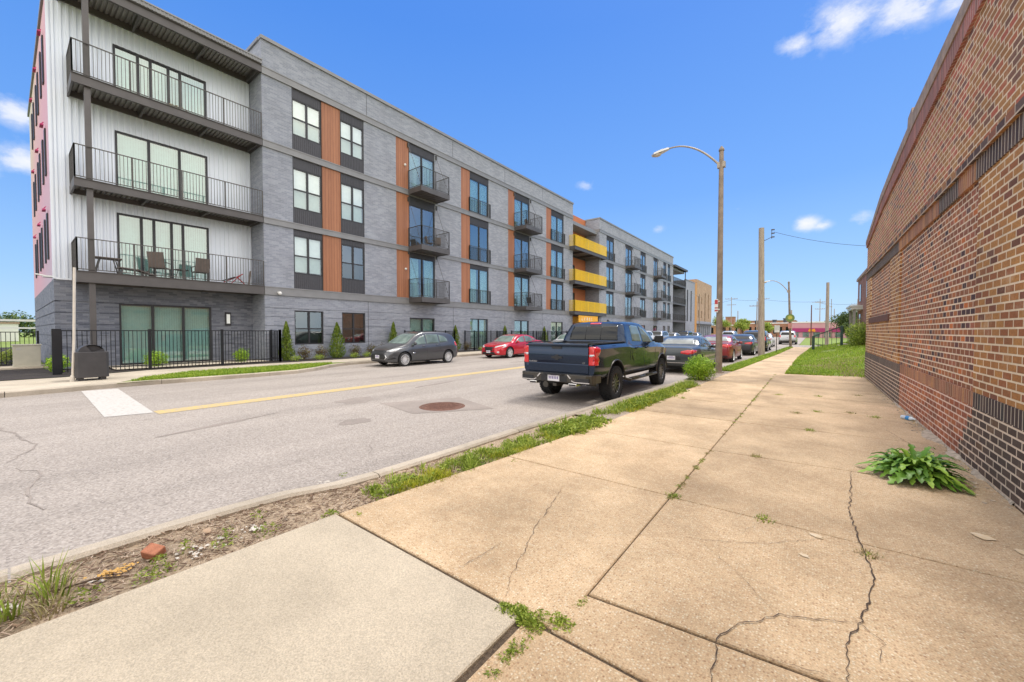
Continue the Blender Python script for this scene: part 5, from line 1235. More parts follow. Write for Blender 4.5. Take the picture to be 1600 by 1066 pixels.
    m = MB(); m.tube([(xr,-.82,.40),(xr,.82,.40)], .055, 10); m.sphere((xr,0,.40),(.17,.14,.14)); m.box(.3,4.9,-.55,-.45,.42,.52); m.box(.3,4.9,.45,.55,.42,.52); m.box(.25,.85,-.42,.42,.40,.60); m.build('chassis', M['trim'], root, 40)
    # rear glass in the sloping cab back
    D.make('rear_window', [(-.70,1.42),(.70,1.42),(.64,1.80),(-.64,1.80)], '-x', G_, root, .006, .04)
    for yy in (-.22,.22): D.make('window_divider', [(yy-.008,1.44),(yy+.008,1.44),(yy+.008,1.78),(yy-.008,1.78)], '-x', M['trim'], root, .011, .05)
    D.make('brake_light', [(-.16,1.845),(.16,1.845),(.16,1.88),(-.16,1.88)], '-x', M['redlamp'], root, .012, .04)
    D.make('windshield', [(-.66,1.84),(.66,1.84),(.80,1.42),(-.80,1.42)], '+x', G_, root, .006)
    D.make('grille', [(-.70,.80),(.70,.80),(.72,1.10),(-.72,1.10)], '+x', M['trim'], root, .01)
    m = MB(); m.box(5.25,5.50,-.90,.90,.50,.72); m.build('front_bumper', M['gtrim'], root, bevel=.03)
    m = MB(); m.box(.0,1.8,.80,.90,1.378,1.40); m.box(.0,1.8,-.90,-.80,1.378,1.40); m.build('bed_rail_cap', M['trim'], root, bevel=.006)
    m = MB(); m.prism([(2.75,1.925),(2.95,1.925),(2.80,1.985),(2.77,1.985)], -.015, .015, 'y'); m.build('antenna', M['trim'], root)
    place(root, -4.66, 8.92-xr, 1); return root
pickup()
# ------------------------------------------------------------ street furniture and plants
def street_lamp(X, Y, h, armz, reach, label, lean=0, head=True, rad=(.115,.075)):
    r = empty('street_lamp', (X,Y,.12)); tag(r, label, 'street lamp')
    m = MB(); m.tube([(0,0,0),(lean*.5,0,h*.5),(lean,0,h)], [rad[0],(rad[0]+rad[1])/2,rad[1]], 8); m.box(-.16,.16,-.16,.16,0,.05); m.build('pole', M['lamppost'], r, 50)
    MB().lathe([(rad[1]+.02,-.02),(rad[1]+.02,.03),(.03,.14),(0,.16)], 10, Matrix.Translation((lean,0,h))).build('cap', M['lamppost'], r)
    P_ = [Vector((lean-.06,0,armz))]
    pts = [(0,0),(.10,.14),(.22,.36),(.36,.58),(.52,.76),(.70,.87),(.86,.92),(1.0,.90)]
    path = [(lean-.05-reach*.86*((1-cos(pi/2*t))*.35+t*.65), 0, armz+1.12*sin(min(1,t*1.04)*pi/2)**1.1-(.10*max(0,t-.8))) for t in [i/14 for i in range(15)]]
    m = MB(); m.tube(path, [.038-.010*i/14 for i in range(15)], 8); m.box(lean-.13,lean+.13,-.06,.10,armz-.10,armz+.10); m.build('arm', M['arm'], r, 60)
    if head:
        e = Vector(path[-1]); q = Matrix.Translation(e) @ Matrix.Rotation(R(-8),4,'Y')
        m = MB(); m.add([q @ Vector(p) for p in [(.06,-.05,.03),(.06,.05,.03),(.06,.05,-.04),(.06,-.05,-.04),(-.22,-.10,.05),(-.22,.10,.05),(-.22,.12,-.05),(-.22,-.12,-.05),(-.50,-.13,.02),(-.50,.13,.02),(-.50,.15,-.06),(-.50,-.15,-.06),(-.62,-.08,-.02),(-.62,.08,-.02),(-.62,.08,-.06),(-.62,-.08,-.06)]],
              [(i*4+j, i*4+(j+1) % 4, (i+1)*4+(j+1) % 4, (i+1)*4+j) for i in range(3) for j in range(4)]+[(0,1,2,3),(12,15,14,13)])
        hd = m.build('lamp_head', M['alu'], r, 30, bevel=.01)
        l = MB(); l.sphere(tuple(q @ Vector((-.42,0,-.065))), (.17,.115,.075), 16, 10); l.build('lens', simple('lamp lens', (.52,.44,.36), .2, 0, .15, 8), hd, 60)
    return r
sl = street_lamp(-2.70, 16.05, 8.12, 7.60, 2.15, 'tall brown lamp post with curved arm over the road, nearest to the camera')
m = MB(); m.box(-.17,-.145,-.005,.12,2.35,2.80); 
rr_ = empty('parking_sign', (-2.70,15.93,2.35)); tag(rr_, 'small red and white sign fixed to the nearest lamp post', 'sign')
rs = MB().box(-.14,-.02,-.035,-.02,0,.48).build('plate', M['white'], rr_); MB().box(-.13,-.03,-.04,-.036,.30,.45).box(-.13,-.03,-.04,-.036,.04,.09).box(-.13,-.03,-.04,-.036,.14,.18).build('lettering', simple('sign red',(.45,.04,.05),.5), rs); MB().box(-.03,.03,-.02,.0,.08,.12).box(-.03,.03,-.02,.0,.38,.42).build('bracket', M['alu'], rr_)
street_lamp(-1.55, 45.1, 6.1, 5.3, 1.7, 'second street lamp with a curved arm beyond the wooden pole', lean=-.22, rad=(.11,.07))
rr_ = empty('round_sign', (-1.62,44.85,2.55)); tag(rr_, 'round green and yellow sign on the leaning second street lamp', 'sign')
MB().lathe([(0,0),(.36,0),(.36,-.03),(0,-.03)], 28, Matrix.Rotation(0,4,'X'), axis='y').build('disc', simple('sign green',(.16,.24,.06),.5), rr_).location = (0,0,.36)
MB().lathe([(0,-.032),(.18,-.032)], 20, axis='y').build('yellow_centre', simple('sign yellow',(.50,.48,.08),.5), rr_).location = (0,0,.40)
MB().box(-.14,.14,-.03,0,-.62,-.12).build('lower_plate', simple('sign pink',(.55,.25,.20),.5), rr_)
def pole(X, Y, h, label, r0=.15, r1=.11, arms=(), lean=0, mat='wood', cat='utility pole', yaw=0):
    r = empty('utility_pole', (X,Y,0), yaw); tag(r, label, cat)
    MB().tube([(0,0,-.1),(lean,0,h)], [r0,r1], 12).build('shaft', M[mat], r, 60)
    for z, w in arms:
        m = MB(); m.box(-w,w,-.06,.06,z-.07,z+.07); a = m.build('crossarm', M['wood'], r)
        k = MB()
        for i in (-1,-.55,.55,1): k.lathe([(.03,0),(.05,.04),(.03,.09),(.05,.13),(.0,.18)], 8, Matrix.Translation((w*.95*i,0,z+.07)))
        k.build('insulators', M['panel'], a)
    return r
p = pole(-2.52, 29.4, 8.2, 'grey weathered wooden utility pole rising from the near verge', .19, .15, lean=-.10)
m = MB()
for z in (7.55,7.78,8.0): m.box(.42,.60,-.05,.05,z-.03,z+.03)
m.bar((-.0,0,7.35),(.45,0,7.55),.03); m.bar((.45,0,7.45),(.45,0,8.05),.03); m.build('wire_bracket', M['panel'], p)
m = MB()
for i in range(12): z = .3+.55*i+random.random()*.3; a = random.uniform(3.5,5.5); m.sphere((.18*cos(a)*(1-z*.02),.18*sin(a)*(1-z*.02),z),.014,6,4)
m.build('nails', M['rust'], p)
m = MB(); a, c = Vector((-1.95,29.4,7.85)), Vector((9,34,7.2)); pts = [a.lerp(c,i/20)-Vector((0,0,3.6*(i/20)*(1-i/20))) for i in range(21)]; m.tube(pts, .011, 5)
tag(m.build('overhead_wire', M['trim']), 'thin dark overhead wire sagging from wooden pole to the right', 'wire')
pole(1.25, 51.4, 6.65, 'wooden pole standing behind the green stair railing', .16, .13)
m_ = pole(-.05, 58, 4.75, 'slim dark pole standing at the end of the pavement', .07, .05, mat='rust', cat='pole')
# sign post left, litter bin, cabinet
m = MB(); m.tube([(0,0,0),(.0,.05,1.2),(.0,.10,3.45)], .032, 10); r = empty('sign_post', (-17.7,1.25,.13)); tag(r, 'leaning pale metal post standing left of the litter bin', 'post'); m.build('shaft', M['whitepole'], r, 60)
MB().lathe([(.055,0),(.055,.14),(.035,.2)], 12).build('sleeve', M['whitepole'], r)
r = empty('litter_bin', (-17.95,1.66,.136)); tag(r, 'dark charcoal square litter bin with domed hood on the far pavement', 'litter bin')
m = MB(); m.prism([(-.34,-.36),(.34,-.36),(.37,-.30),(.37,.30),(.34,.36),(-.34,.36),(-.37,.30),(-.37,-.30)], .09, .88, 'z'); m.build('body', M['bin'], r, bevel=.015)
m = MB(); [m.box(x-.06,x+.06,y-.06,y+.06,0,.09) for x in (-.24,.24) for y in (-.24,.24)]; m.build('feet', M['bin'], r)
# domed hood: half barrel open at the front
m = MB(); n = 14
for i in range(n):
    a, c = pi*i/n, pi*(i+1)/n
    y0, z0, y1, z1 = .28*cos(a), .88+.22*sin(a), .28*cos(c), .88+.22*sin(c); m.face([(-.28,y0,z0),(.28,y0,z0),(.28,y1,z1),(-.28,y1,z1)]); m.face([(-.28,y0,z0),(-.28,y1,z1),(-.28,0,.88)])
    if not (2 <= i <= 8): m.face([(.28,y0,z0),(.28,y1,z1),(.28,0,.88)])
    else: m.face([(.18,y0*.9,.88+.2*sin(a)),(.18,y1*.9,.88+.2*sin(c)),(.18,0,.88)])
m.build('hood', M['bin'], r, 40)
r = empty('utility_cabinet', (-25.7,.58,.15)); tag(r, 'beige metal utility cabinet on a concrete pad left of the building', 'cabinet')
MB().box(-.75,.75,-.75,.75,0,.06).build('pad', M['farconc'], r); o = MB().box(-.35,.35,-.36,.36,.14,.92).box(-.38,.38,-.39,.39,.92,.97).box(-.36,.36,-.37,.37,.06,.14).build('box', M['beige'], r, bevel=.01); MB().box(.351,.356,-.33,.33,.18,.88).build('door', M['beige'], r); MB().box(.357,.361,-.28,-.16,.74,.84).build('notice', M['alu'], r)
# iron fences
def fence(label, path, z, h, gap=.12, posts=2.2, heavy=(), pw=.035):
    r = empty('iron_fence', (path[0][0], path[0][1], z)); tag(r, label, 'fence', 'black iron fences in front of the apartments')
    for (xa,ya),(xb,yb) in zip(path, path[1:]):
        xa -= r.location.x; xb -= r.location.x; ya -= r.location.y; yb -= r.location.y
        L = math.hypot(xb-xa, yb-ya); n = max(2, int(L/gap)); m = MB(); m.bar((xa,ya,h-.02),(xb,yb,h-.02),.035,.035); m.bar((xa,ya,.18),(xb,yb,.18),.035,.035)
        for i in range(1, n): t = i/n; x, y = lerp(xa,xb,t), lerp(ya,yb,t); m.box(x-.010,x+.010,y-.010,y+.010,.06,h-.02)
        m.build('fence_panel', M['black'], r)
        k = max(1, round(L/posts))
        for i in range(k+1): t = i/k; x, y = lerp(xa,xb,t), lerp(ya,yb,t); MB().box(x-pw,x+pw,y-pw,y+pw,0,h+.04).build('fence_post', M['black'], r)
    return r
f1 = fence('long black fence in front of the corner ground floor patio doors', [(-20.75,1.12),(-20.9,8.35),(-21.95,8.35)], .14, 1.56, posts=2.45, pw=.045)
MB().box(-.09,.09,-.11,.11,0,1.6).build('corner_post', M['black'], f1)
fence('black fence behind the beige cabinet at the left edge', [(-27.6,-1.2),(-27.6,.95)], .14, 1.5, posts=2.0)
fence('black fence before the patio door behind the grey hatchback', [(-21.9,16.6),(-20.9,16.6),(-20.9,20.3),(-21.9,20.3)], .14, 1.55)
fence('black fence before the patio door between hatchback and red sedan', [(-21.9,22.4),(-20.9,22.4),(-20.9,26.4),(-21.9,26.4)], .14, 1.55)
fence('black fence before the patio door behind the red sedan', [(-21.9,28.5),(-20.9,28.5),(-20.9,32.6),(-21.9,32.6)], .14, 1.55)
fence('black fence before the patio door left of the pickup cab', [(-21.9,34.7),(-20.9,34.7),(-20.9,39.0),(-21.9,39.0)], .14, 1.55)
fence('long black fence under the balconies beyond the orange sign', [(-21.0,49.0),(-21.0,80.5)], .14, 1.4, gap=.2, posts=4)
# plants along the facade
def conifer(X, Y, h, w, label):
    r = empty('arborvitae', (X,Y,.15)); tag(r, label, 'conifer', 'young conifers along the grey facade'); b = MB()
    def env(z): return max(.04, (1-z)**.75*(.35+1.1*min(1,z*5+.25)))
    for _ in range(1900):
        z = random.random()**1.1; a = random.uniform(0,2*pi); q = w*.5*env(z)*(random.random()**.4)*(1+.25*mnoise.noise(Vector((cos(a)*2,sin(a)*2,z*6+X+Y))))
        P_ = Vector((q*cos(a), q*sin(a), z*h+.04)); u = Vector((cos(a)*.4+random.gauss(0,.3), sin(a)*.4+random.gauss(0,.3), 1)).normalized()*.065; v = Vector((-sin(a)+random.gauss(0,.4), cos(a)+random.gauss(0,.4), 0)).normalized()*.022
        b.add([P_-u, P_+v, P_+u, P_-v], [(0,1,2,3)])
    b.build('foliage', M['arbor'], r); MB().tube([(0,0,0),(0,0,h*.6)], .03, 6).build('trunk', M['bark'], r)
conifer(-21.4, 8.85, 1.95, .62, 'slim conifer at the right end of the long fence'); conifer(-21.4, 11.55, 1.95, .85, 'fuller conifer between the two ground floor windows of the grey facade'); conifer(-21.5, 15.4, 2.05, .7, 'conifer just left of the grey hatchback'); conifer(-21.5, 20.95, 1.9, .75, 'conifer right behind the tail of the grey hatchback'); conifer(-21.5, 27.0, 1.95, .8, 'conifer just above the red sedan roof'); conifer(-21.5, 33.4, 1.95, .8, 'conifer between red sedan and pickup cab')
def bushy(name, X, Y, z, rx, ry, rz, n, s, mat, label, cat, group=None, stem=True):
    r = empty(name, (X,Y,z)); tag(r, label, cat, group); b = MB(); leafcloud(b, (0,0,rz*.92), (rx,ry,rz), n, s, shape=lambda p: p.z > -.92); b.build('foliage', M[mat], r)
    if stem: 
        m = MB(); [m.tube([(0,0,0),(.5*rx*cos(a),.5*ry*sin(a),rz*1.1)], [.02,.008], 5) for a in (0,1.3,2.6,3.9,5.2)]; m.build('stems', M['bark'], r)
    return r
for (x,y,w,lb) in [(-21.9,1.2,.33,'round bright shrub behind the litter bin at the fence corner'),(-21.9,3.9,.42,'round bright shrub in front of the corner patio doors'),(-22.0,7.05,.36,'round bright shrub under the wall light')]:
    bushy('round_shrub', x, y, .16, w, w, .36, 1500, .035, 'shrub', lb, 'shrub', 'round shrubs behind the long fence')
for i, (y, lb) in enumerate([(9.7,'first reddish bush right of the long fence'),(10.6,'reddish bush below the first ground floor window'),(12.6,'reddish bush below the second ground floor window'),(13.7,'reddish bush right of the second ground floor window'),(14.5,'reddish bush left of the hatchback bonnet'),(22.0,'reddish bush right behind the hatchback tail')]):
    bushy('reddish_shrub', -21.3, y, .15, .38, .40, .40, 800, .035, 'redshrub', lb, 'shrub', 'reddish bushes along the grey facade')
for i, (y, lb) in enumerate([(9.0,'low yellow green plant at the foot of the first conifer'),(10.2,'low green plant in front of the reddish bush left of the second conifer'),(12.2,'low green plant right of the second conifer'),(13.0,'low green plant between the reddish bushes'),(23.0,'low yellow green plant beside the tail of the hatchback')]):
    bushy('low_plant', -20.75, y, .15, .28, .3, .16, 350, .03, 'weed', lb, 'plant', 'low plants in the mulch bed', stem=False)
bushy('leafy_bush', -2.78, 13.35, .12, .46, .46, .40, 7500, .026, 'shrub', 'bright green round bush at the kerb left of the lamp post', 'bush')
bushy('evergreen_shrub', 2.62, 35.0, .55, .80, .8, .95, 3500, .06, 'weed', 'bright green shrub at the far corner of the brick building', 'shrub')
for (x,y,l) in [(-28.6,-.6,'low green shrubs behind the fence at the far left'),(-29.5,.4,'low green shrub beside the grey side wall')]: bushy('ground_shrub', x, y, .15, .7, .7, .4, 900, .06, 'weed', l, 'shrub')
def tree(name, X, Y, z, trunk_h, r, n, s, mat, label, clumps=9):
    t = empty(name, (X,Y,z)); tag(t, label, 'tree'); b = MB(); cs = []
    for i in range(clumps):
        a = random.uniform(0,2*pi); q = random.random()**.6; c = (r[0]*.62*q*cos(a), r[1]*.62*q*sin(a), trunk_h+r[2]*random.uniform(.45,1.5)); cs.append(c)
        leafcloud(b, c, (r[0]*random.uniform(.35,.55), r[1]*random.uniform(.35,.55), r[2]*random.uniform(.3,.5)), n//clumps, s)
    b.build('crown', M[mat], t); m = MB(); m.tube([(0,0,0),(.05,0,trunk_h),(0,.05,trunk_h+r[2]*.8)], [.14*r[0]/2,.10*r[0]/2,.04], 8)
    for c in cs: m.tube([(0,0,trunk_h*.8),(c[0]*.5,c[1]*.5,(trunk_h+c[2])/2),c], [.06*r[0]/2,.04*r[0]/2,.015], 5)
    m.build('trunk', M['bark'], t, 60); return t
tree('leafy_tree', 3.6, 58.5, .1, .6, (2.6,2.6,1.9), 7000, .11, 'tree', 'dark green dense tree right of the pole behind the lawn', 12)
tree('small_tree', -14.8, 92, 0, 1.7, (2.2,2.2,1.7), 2500, .14, 'weed', 'small green street tree left of the nearest lamp post, beyond the crossing')
tree('small_tree', -10.7, 88, 0, 1.6, (1.9,1.9,1.5), 2500, .14, 'weed', 'small green street tree just right of the nearest lamp post in the distance')
tree('small_tree', -7.2, 98, 0, 1.2, (2.2,2.2,1.4), 2000, .14, 'weed', 'small low tree in the distance left of the wooden pole')
# balcony furniture on the first floor
Z1 = BT[0]+.01
def chair(X, Y, Z, rz, label, s=1.0, mat='seat', group='sling chairs on the corner balcony'):
    r = empty('patio_chair', (X,Y,Z), rz); tag(r, label, 'chair', group)
    MB().box(-.25*s,.25*s,-.25*s,.25*s,.40*s,.43*s).build('seat', M[mat], r); q = Matrix.Translation((-.24*s,0,.42*s)) @ Matrix.Rotation(R(-14),4,'Y'); MB().box(-.02,.02,-.25*s,.25*s,0,.58*s,q).build('backrest', M[mat], r)
    for x in (-.24,.24):
        for y in (-.24,.24): MB().bar((x*s,y*s,0),(x*.9*s,y*s,.42*s),.025).build('leg', M['rail'], r)
    for y in (-.27,.27): MB().bar((-.27*s,y*s,.62*s),(.24*s,y*s,.62*s),.04,.025).bar((.24*s,y*s,.42*s),(.24*s,y*s,.62*s),.025).build('armrest', M['rail'], r)
    return r
chair(-22.75, 4.25, Z1, 2.6, 'brown sling chair seen sideways left of centre on the corner balcony', 1.12); chair(-22.6, 5.65, Z1, 3.14, 'brown sling chair seen from behind right of centre on the corner balcony', 1.05)
r = empty('side_table', (-22.6,4.95,Z1)); tag(r, 'small round table between the two balcony chairs', 'table'); MB().lathe([(0,.44),(.26,.44),(.26,.47),(0,.47)], 20).build('table_top', M['rail'], r)
for a in (0,2.1,4.2): MB().bar((.22*cos(a),.22*sin(a),0),(.12*cos(a),.12*sin(a),.44),.02).build('leg', M['rail'], r)
r = empty('outdoor_table', (-22.7,2.62,Z1)); tag(r, 'brown patio table at the left end of the corner balcony', 'table'); MB().box(-.3,.3,-.42,.42,.62,.66).build('table_top', M['seat'], r, bevel=.01)
for x in (-.25,.25):
    for y in (-.35,.35): MB().bar((x,y,0),(x*.8,y*.6,.62),.03).build('leg', M['rail'], r)
r = empty('lounge_chair', (-22.6,3.4,Z1)); tag(r, 'low folded lounger lying between table and chair on the corner balcony', 'lounger'); MB().bar((0,-.5,.30),(0,.1,.26),.5,.04).build('seat', M['seat'], r); MB().bar((0,.1,.26),(0,.65,.08),.5,.04).build('backrest', M['seat'], r)
for y in (-.4,.35): MB().bar((0,y,0),(0,y+.05,.27),.4,.025).build('leg', M['rail'], r)
r = empty('exercise_frame', (-22.6,7.1,Z1)); tag(r, 'red framed folding bench at the right end of the corner balcony', 'bench'); MB().tube([(0,-.55,.08),(0,.0,.38),(0,.25,.55)],.025,6).tube([(0,.0,.38),(0,.35,.02)],.025,6).tube([(.15,-.3,.02),(.15,.1,.45)],.02,6).build('frame', M['redframe'], r); MB().bar((0,-.6,.14),(0,-.1,.36),.16,.05).build('pad', M['trim'], r); MB().bar((0,.5,.0),(.02,.58,.72),.35,.06).build('backrest', M['seat'], r)
chair(-21.3, 18.3, BT[1]+.03, 1.2, 'small chair on the second floor balcony of the first balcony stack', .8, group='chairs on the small balconies'); chair(-21.25, 18.95, BT[1]+.03, 2.6, 'second small chair on the second floor balcony of the first stack', .8, group='chairs on the small balconies')
chair(-21.3, 30.3, BT[2]+.03, 1.2, 'small chair on the top balcony of the second balcony stack', .85, group='chairs on the small balconies'); chair(-21.3, 30.6, BT[0]+.03, 1.8, 'dark chair on the lowest balcony of the second balcony stack', .9, 'trim', group='chairs on the small balconies')
bushy('dry_plant', -22.3, 4.85, BT[2]+.01, .22, .4, .14, 300, .04, 'dry', 'dry trailing plant on the top corner balcony', 'plant', stem=False)
# green stair railing on the lawn
r = empty('stair_railing', (.12,38.8,.14)); tag(r, 'dark green metal stair railing climbing the lawn', 'railing')
gr = simple('dark green paint',(.02,.05,.045),.5)
MB().box(-.09,.09,-.09,.09,0,1.15).build('post', gr, r); MB().box(1.62,1.78,-.09,.09,.45,1.95).build('post', gr, r); MB().bar((0,0,1.12),(1.7,0,1.90),.07).build('handrail', gr, r)
m = MB(); [m.bar((t*1.7,0,.15+t*.45),(t*1.7,0,1.12+t*.78),.03) for t in (.18,.34,.5,.66,.82)]; m.build('balusters', gr, r)
r = empty('stone_steps', (.5,40,.14)); tag(r, 'pale concrete steps climbing beside the green railing', 'steps')
for i in range(5): MB().box(.2+.32*i,.52+.32*i,-.9,.9,0,.11*(i+1)).build('step', M['farconc'], r)
# red brick house behind
h = empty('brick_house', (6.5,37,.3)); tag(h, 'narrow red brick house end with a white cornice past the long brick wall', 'house')
hb = brick('old red brick', [(0,(.28,.10,.07)),(.5,(.36,.14,.10)),(.8,(.22,.08,.06))], (.42,.32,.27))
def rel(b, x0,x1,y0,y1,z0,z1): return b.box(x0-6.5,x1-6.5,y0-37,y1-37,z0-.3,z1-.3)
rel(MB(),3.0,11,30,43.2,0,5.75).build('wall', hb, h); rel(MB(),2.9,11.1,29.9,43.3,5.75,5.95).build('roof_edge', M['coping'], h)
m = MB(); rel(m,2.35,3.0,39.0,43.0,3.3,3.5); rel(m,2.25,3.0,38.9,43.1,3.5,3.62); m.build('cornice', M['alu'], h)
for y in (39.2,42.7): m = MB(); rel(m,2.45,2.62,y-.08,y+.08,.6,3.3); m.build('porch_column', simple('grey column',(.30,.28,.26),.7), h)
for y in (33,36,40.9): m = MB(); rel(m,2.97,3.0,y-.5,y+.5,4.0,5.3); rel(m,2.97,3.0,y-.5,y+.5,1.4,3.0); m.build('window', M['cglass'], h)
# ------------------------------------------------------------ distance
def bbox(name, label, x0,x1,y0,y1,h, mat, roof=None, wins=0, cat='building', winmat='cglass', parapet=.3):
    r = empty(name, ((x0+x1)/2,(y0+y1)/2,0)); tag(r, label, cat); cx, cy = r.location.x, r.location.y
    MB().box(x0-cx,x1-cx,y0-cy,y1-cy,0,h).build('wall', mat, r); MB().box(x0-cx-.15,x1-cx+.15,y0-cy-.15,y1-cy+.15,h,h+parapet).build('roof', roof or M['coping'], r)
    if wins:
        n = wins
        for i in range(n):
            xx = lerp(x0,x1,(i+.5)/n)-cx; w = (x1-x0)/n*.22; MB().box(xx-w,xx+w,y0-cy-.06,y0-cy,1.0,min(h-.6,3.0)).build('window', M[winmat], r)
    return r
br1 = brick('warehouse brick', [(0,(.36,.15,.10)),(.5,(.46,.20,.12)),(.8,(.30,.12,.08))], (.45,.32,.25), L=.4, H=.14)
br2 = brick('far orange brick', [(0,(.42,.20,.10)),(.5,(.50,.26,.14)),(.8,(.36,.16,.09))], (.45,.34,.26), L=.4, H=.14)
pink = simple('pink painted wall', (.55,.30,.33), .7, 0, .08, .3); mag = simple('magenta fascia', (.35,.03,.14), .6)
bbox('brick_warehouse', 'long low orange brick warehouse right of the wooden pole in the distance', -16,-5,142,160,4.0, br2, M['white'], 7)
s_ = bbox('pink_shop', 'pink shop with a magenta fascia beyond the crossing', -4.6,9.5,128,146,3.9, pink, M['white'], 0)
MB().box(-7.2,7.1,-9.3,-9.01,1.5,2.5).build('fascia', mag, s_); MB().prism([(-3.2,1.7),(-2.9,2.4),(-2.4,2.1),(-1.9,2.4),(-1.6,1.7),(-1.9,1.55),(-2.4,1.7),(-2.9,1.55)], -9.4,-9.31,'y').build('emblem', simple('orange sign',(.75,.30,.02),.5), s_)
for i in range(6): MB().box(-6.5+2.2*i,-5.2+2.2*i,-9.1,-9.0,.2,1.4).build('shop_window', M['cglassl'], s_)
bbox('brick_tower', 'square dark red brick tower block left of the wooden pole in the distance', -30.5,-27.2,196,201,7.9, br1, M['coping'], 0)
bbox('brick_mill', 'long flat brick mill spanning behind the square brick tower', -27,-6,226,250,6.7, br1, M['coping'], 9)
bbox('low_brick_row', 'low red brick building beyond the small street trees', -34,-19,150,165,3.6, br2, M['white'], 8)
bbox('far_brick_house', 'low orange house in the distance beyond the far row of parked cars', -22,-14,172,182,4.4, br2, M['coping'], 4)
bbox('dark_roof_house', 'dark roofed building at the left of the distant brick tower', -56,-38,190,205,5.4, br1, M['panel'], 6)
bbox('pale_building', 'pale low building seen under the tree by the stair railing', 7,22,105,118,3.8, simple('pale render',(.60,.60,.58),.7), M['white'], 4)
bbox('white_house', 'white house glimpsed between the tree and the brick house', 9.2,15,92,100,6.0, M['white'], M['coping'], 3)
bbox('hillside_house', 'pale house low on the left behind the black fence', -112,-106,-1.5,1.6,2.9, M['white'], M['coping'], 3)
bbox('hillside_house', 'pale orange house behind the left fence', -96,-88,-10,-2.5,3.4, br2, M['coping'], 2)
for (x,y,h_,l,arms) in [(-28.5,130,10.5,'distant utility pole left of the square brick tower',((9.2,.9),)),(-20.2,140,12.5,'tall distant utility pole rising behind the square brick tower',((11.9,1.7),(10.0,1.3))),(-12.6,150,14,'tall distant utility pole with crossarm left of the wooden pole',((12.2,1.7),)),
      (-9.5,100,8.2,'distant pole with a crossarm right behind the wooden pole',((7.2,1.4),)),(-2.7,80,5.2,'plain short pole beside the orange warehouse',()),(1.9,150,11.5,'pale distant pole with stubby crossarms over the pink shop',((10.5,1.2),(8.4,1.2))),(5.6,160,8.8,'thin distant pole over the pink shop roof',((6.5,.8),)),(10.4,150,11,'thin distant pole left of the railing pole',((9.5,1.4),)),(-16.4,125,7.4,'dark distant post between brick tower and wooden pole',()) ]:
    pole(x, y, h_, l, .13, .09, arms)
street_lamp(-19.6, 93, 9.6, 8.9, 2.4, 'distant slim dark lamp in front of the tan apartment block', head=False, rad=(.09,.06))
street_lamp(-22.5, 132, 8.4, 7.2, 2.2, 'distant curved lamp arm left of the brick tower', head=False, rad=(.09,.06)); street_lamp(3.4, 112, 8.6, 7.0, 4, 'distant thin lamp with long arm over the pink shop', head=False, rad=(.08,.05))
for (xa,ya,za,xb,yb,zb,lb) in [(-28.5,130,9.8,-20.2,140,11.5,'distant wire strung from pole to pole left of the brick tower'),(-20.2,140,11.8,-12.6,150,12.0,'distant wire strung over the square brick tower'),(-12.6,150,12,1.9,150,10.6,'distant wire crossing behind the wooden pole'),(1.9,150,10.4,10.4,150,9.6,'distant wire over the pink shop')]:
    a, c = Vector((xa,ya,za)), Vector((xb,yb,zb)); tag(MB().tube([a.lerp(c,i/10)-Vector((0,0,1.6*(i/10)*(1-i/10))) for i in range(11)], .03, 4).build('overhead_wire', M['trim']), lb, 'wire')
for i, (x, y, h_) in enumerate([(-13.5,142,5.0),(-9.0,143,5.2),(-6.3,142.5,5.6),(6.0,129,5.0),(7.3,130,5.2)]):
    tag(MB().lathe([(.5,3.9),(.5,h_-.2),(.62,h_-.2),(.62,h_),(0,h_)], 10, Matrix.Translation((x,y,0))).build('roof_vent', M['panel']), ['first dark roof vent on the orange warehouse','second dark roof vent on the orange warehouse','dark roof vent at the right end of the orange warehouse','dark vent on the pink shop roof near the railing pole','rightmost dark vent on the pink shop roof'][i], 'roof vent', 'dark roof vents in the distance')
# small sign on its post in the verge
r = empty('sign_post', (-1.95,33,.13)); tag(r, 'small grey sign on a thin post in the near verge past the wooden pole', 'sign'); MB().tube([(0,0,0),(.03,0,1.85)],.025,8).build('post', M['rail'], r); MB().box(-.13,.19,-.03,-.01,1.45,1.95).build('plate', M['alu'], r); MB().box(-.1,.16,-.034,-.031,1.47,1.6).build('white_band', M['white'], r)
# wooded rise at the far left and low trees at the horizon
b = MB()
for i in range(26): leafcloud(b, (-170-random.random()*30, -14+i*1.35, 2.2+2.2*sin(i*.4)**2), (4,3,3.6), 260, .45)
stuff(b.build('woodland', M['tree']), 'low wooded hillside on the horizon at the far left', 'woods')
b = MB()
for i in range(60): leafcloud(b, (-60+i*2.2, 255+random.random()*20, 2.5+random.random()*2), (4,3,3), 90, .6)
stuff(b.build('woodland', M['tree']), 'thin line of distant trees along the horizon down the street', 'woods')
r = empty('white_rail_fence', (-60,-3,0)); tag(r, 'white rail fence in the distance at the far left', 'fence')
m = MB(); m.box(-.1,.1,-8,6,2.6,2.8); m.box(-.1,.1,-8,6,1.9,2.05); m.build('rail', M['white'], r)
for i in range(6): MB().box(-.12,.12,-8+2.6*i,-7.8+2.6*i,0,3).build('post', M['white'], r)

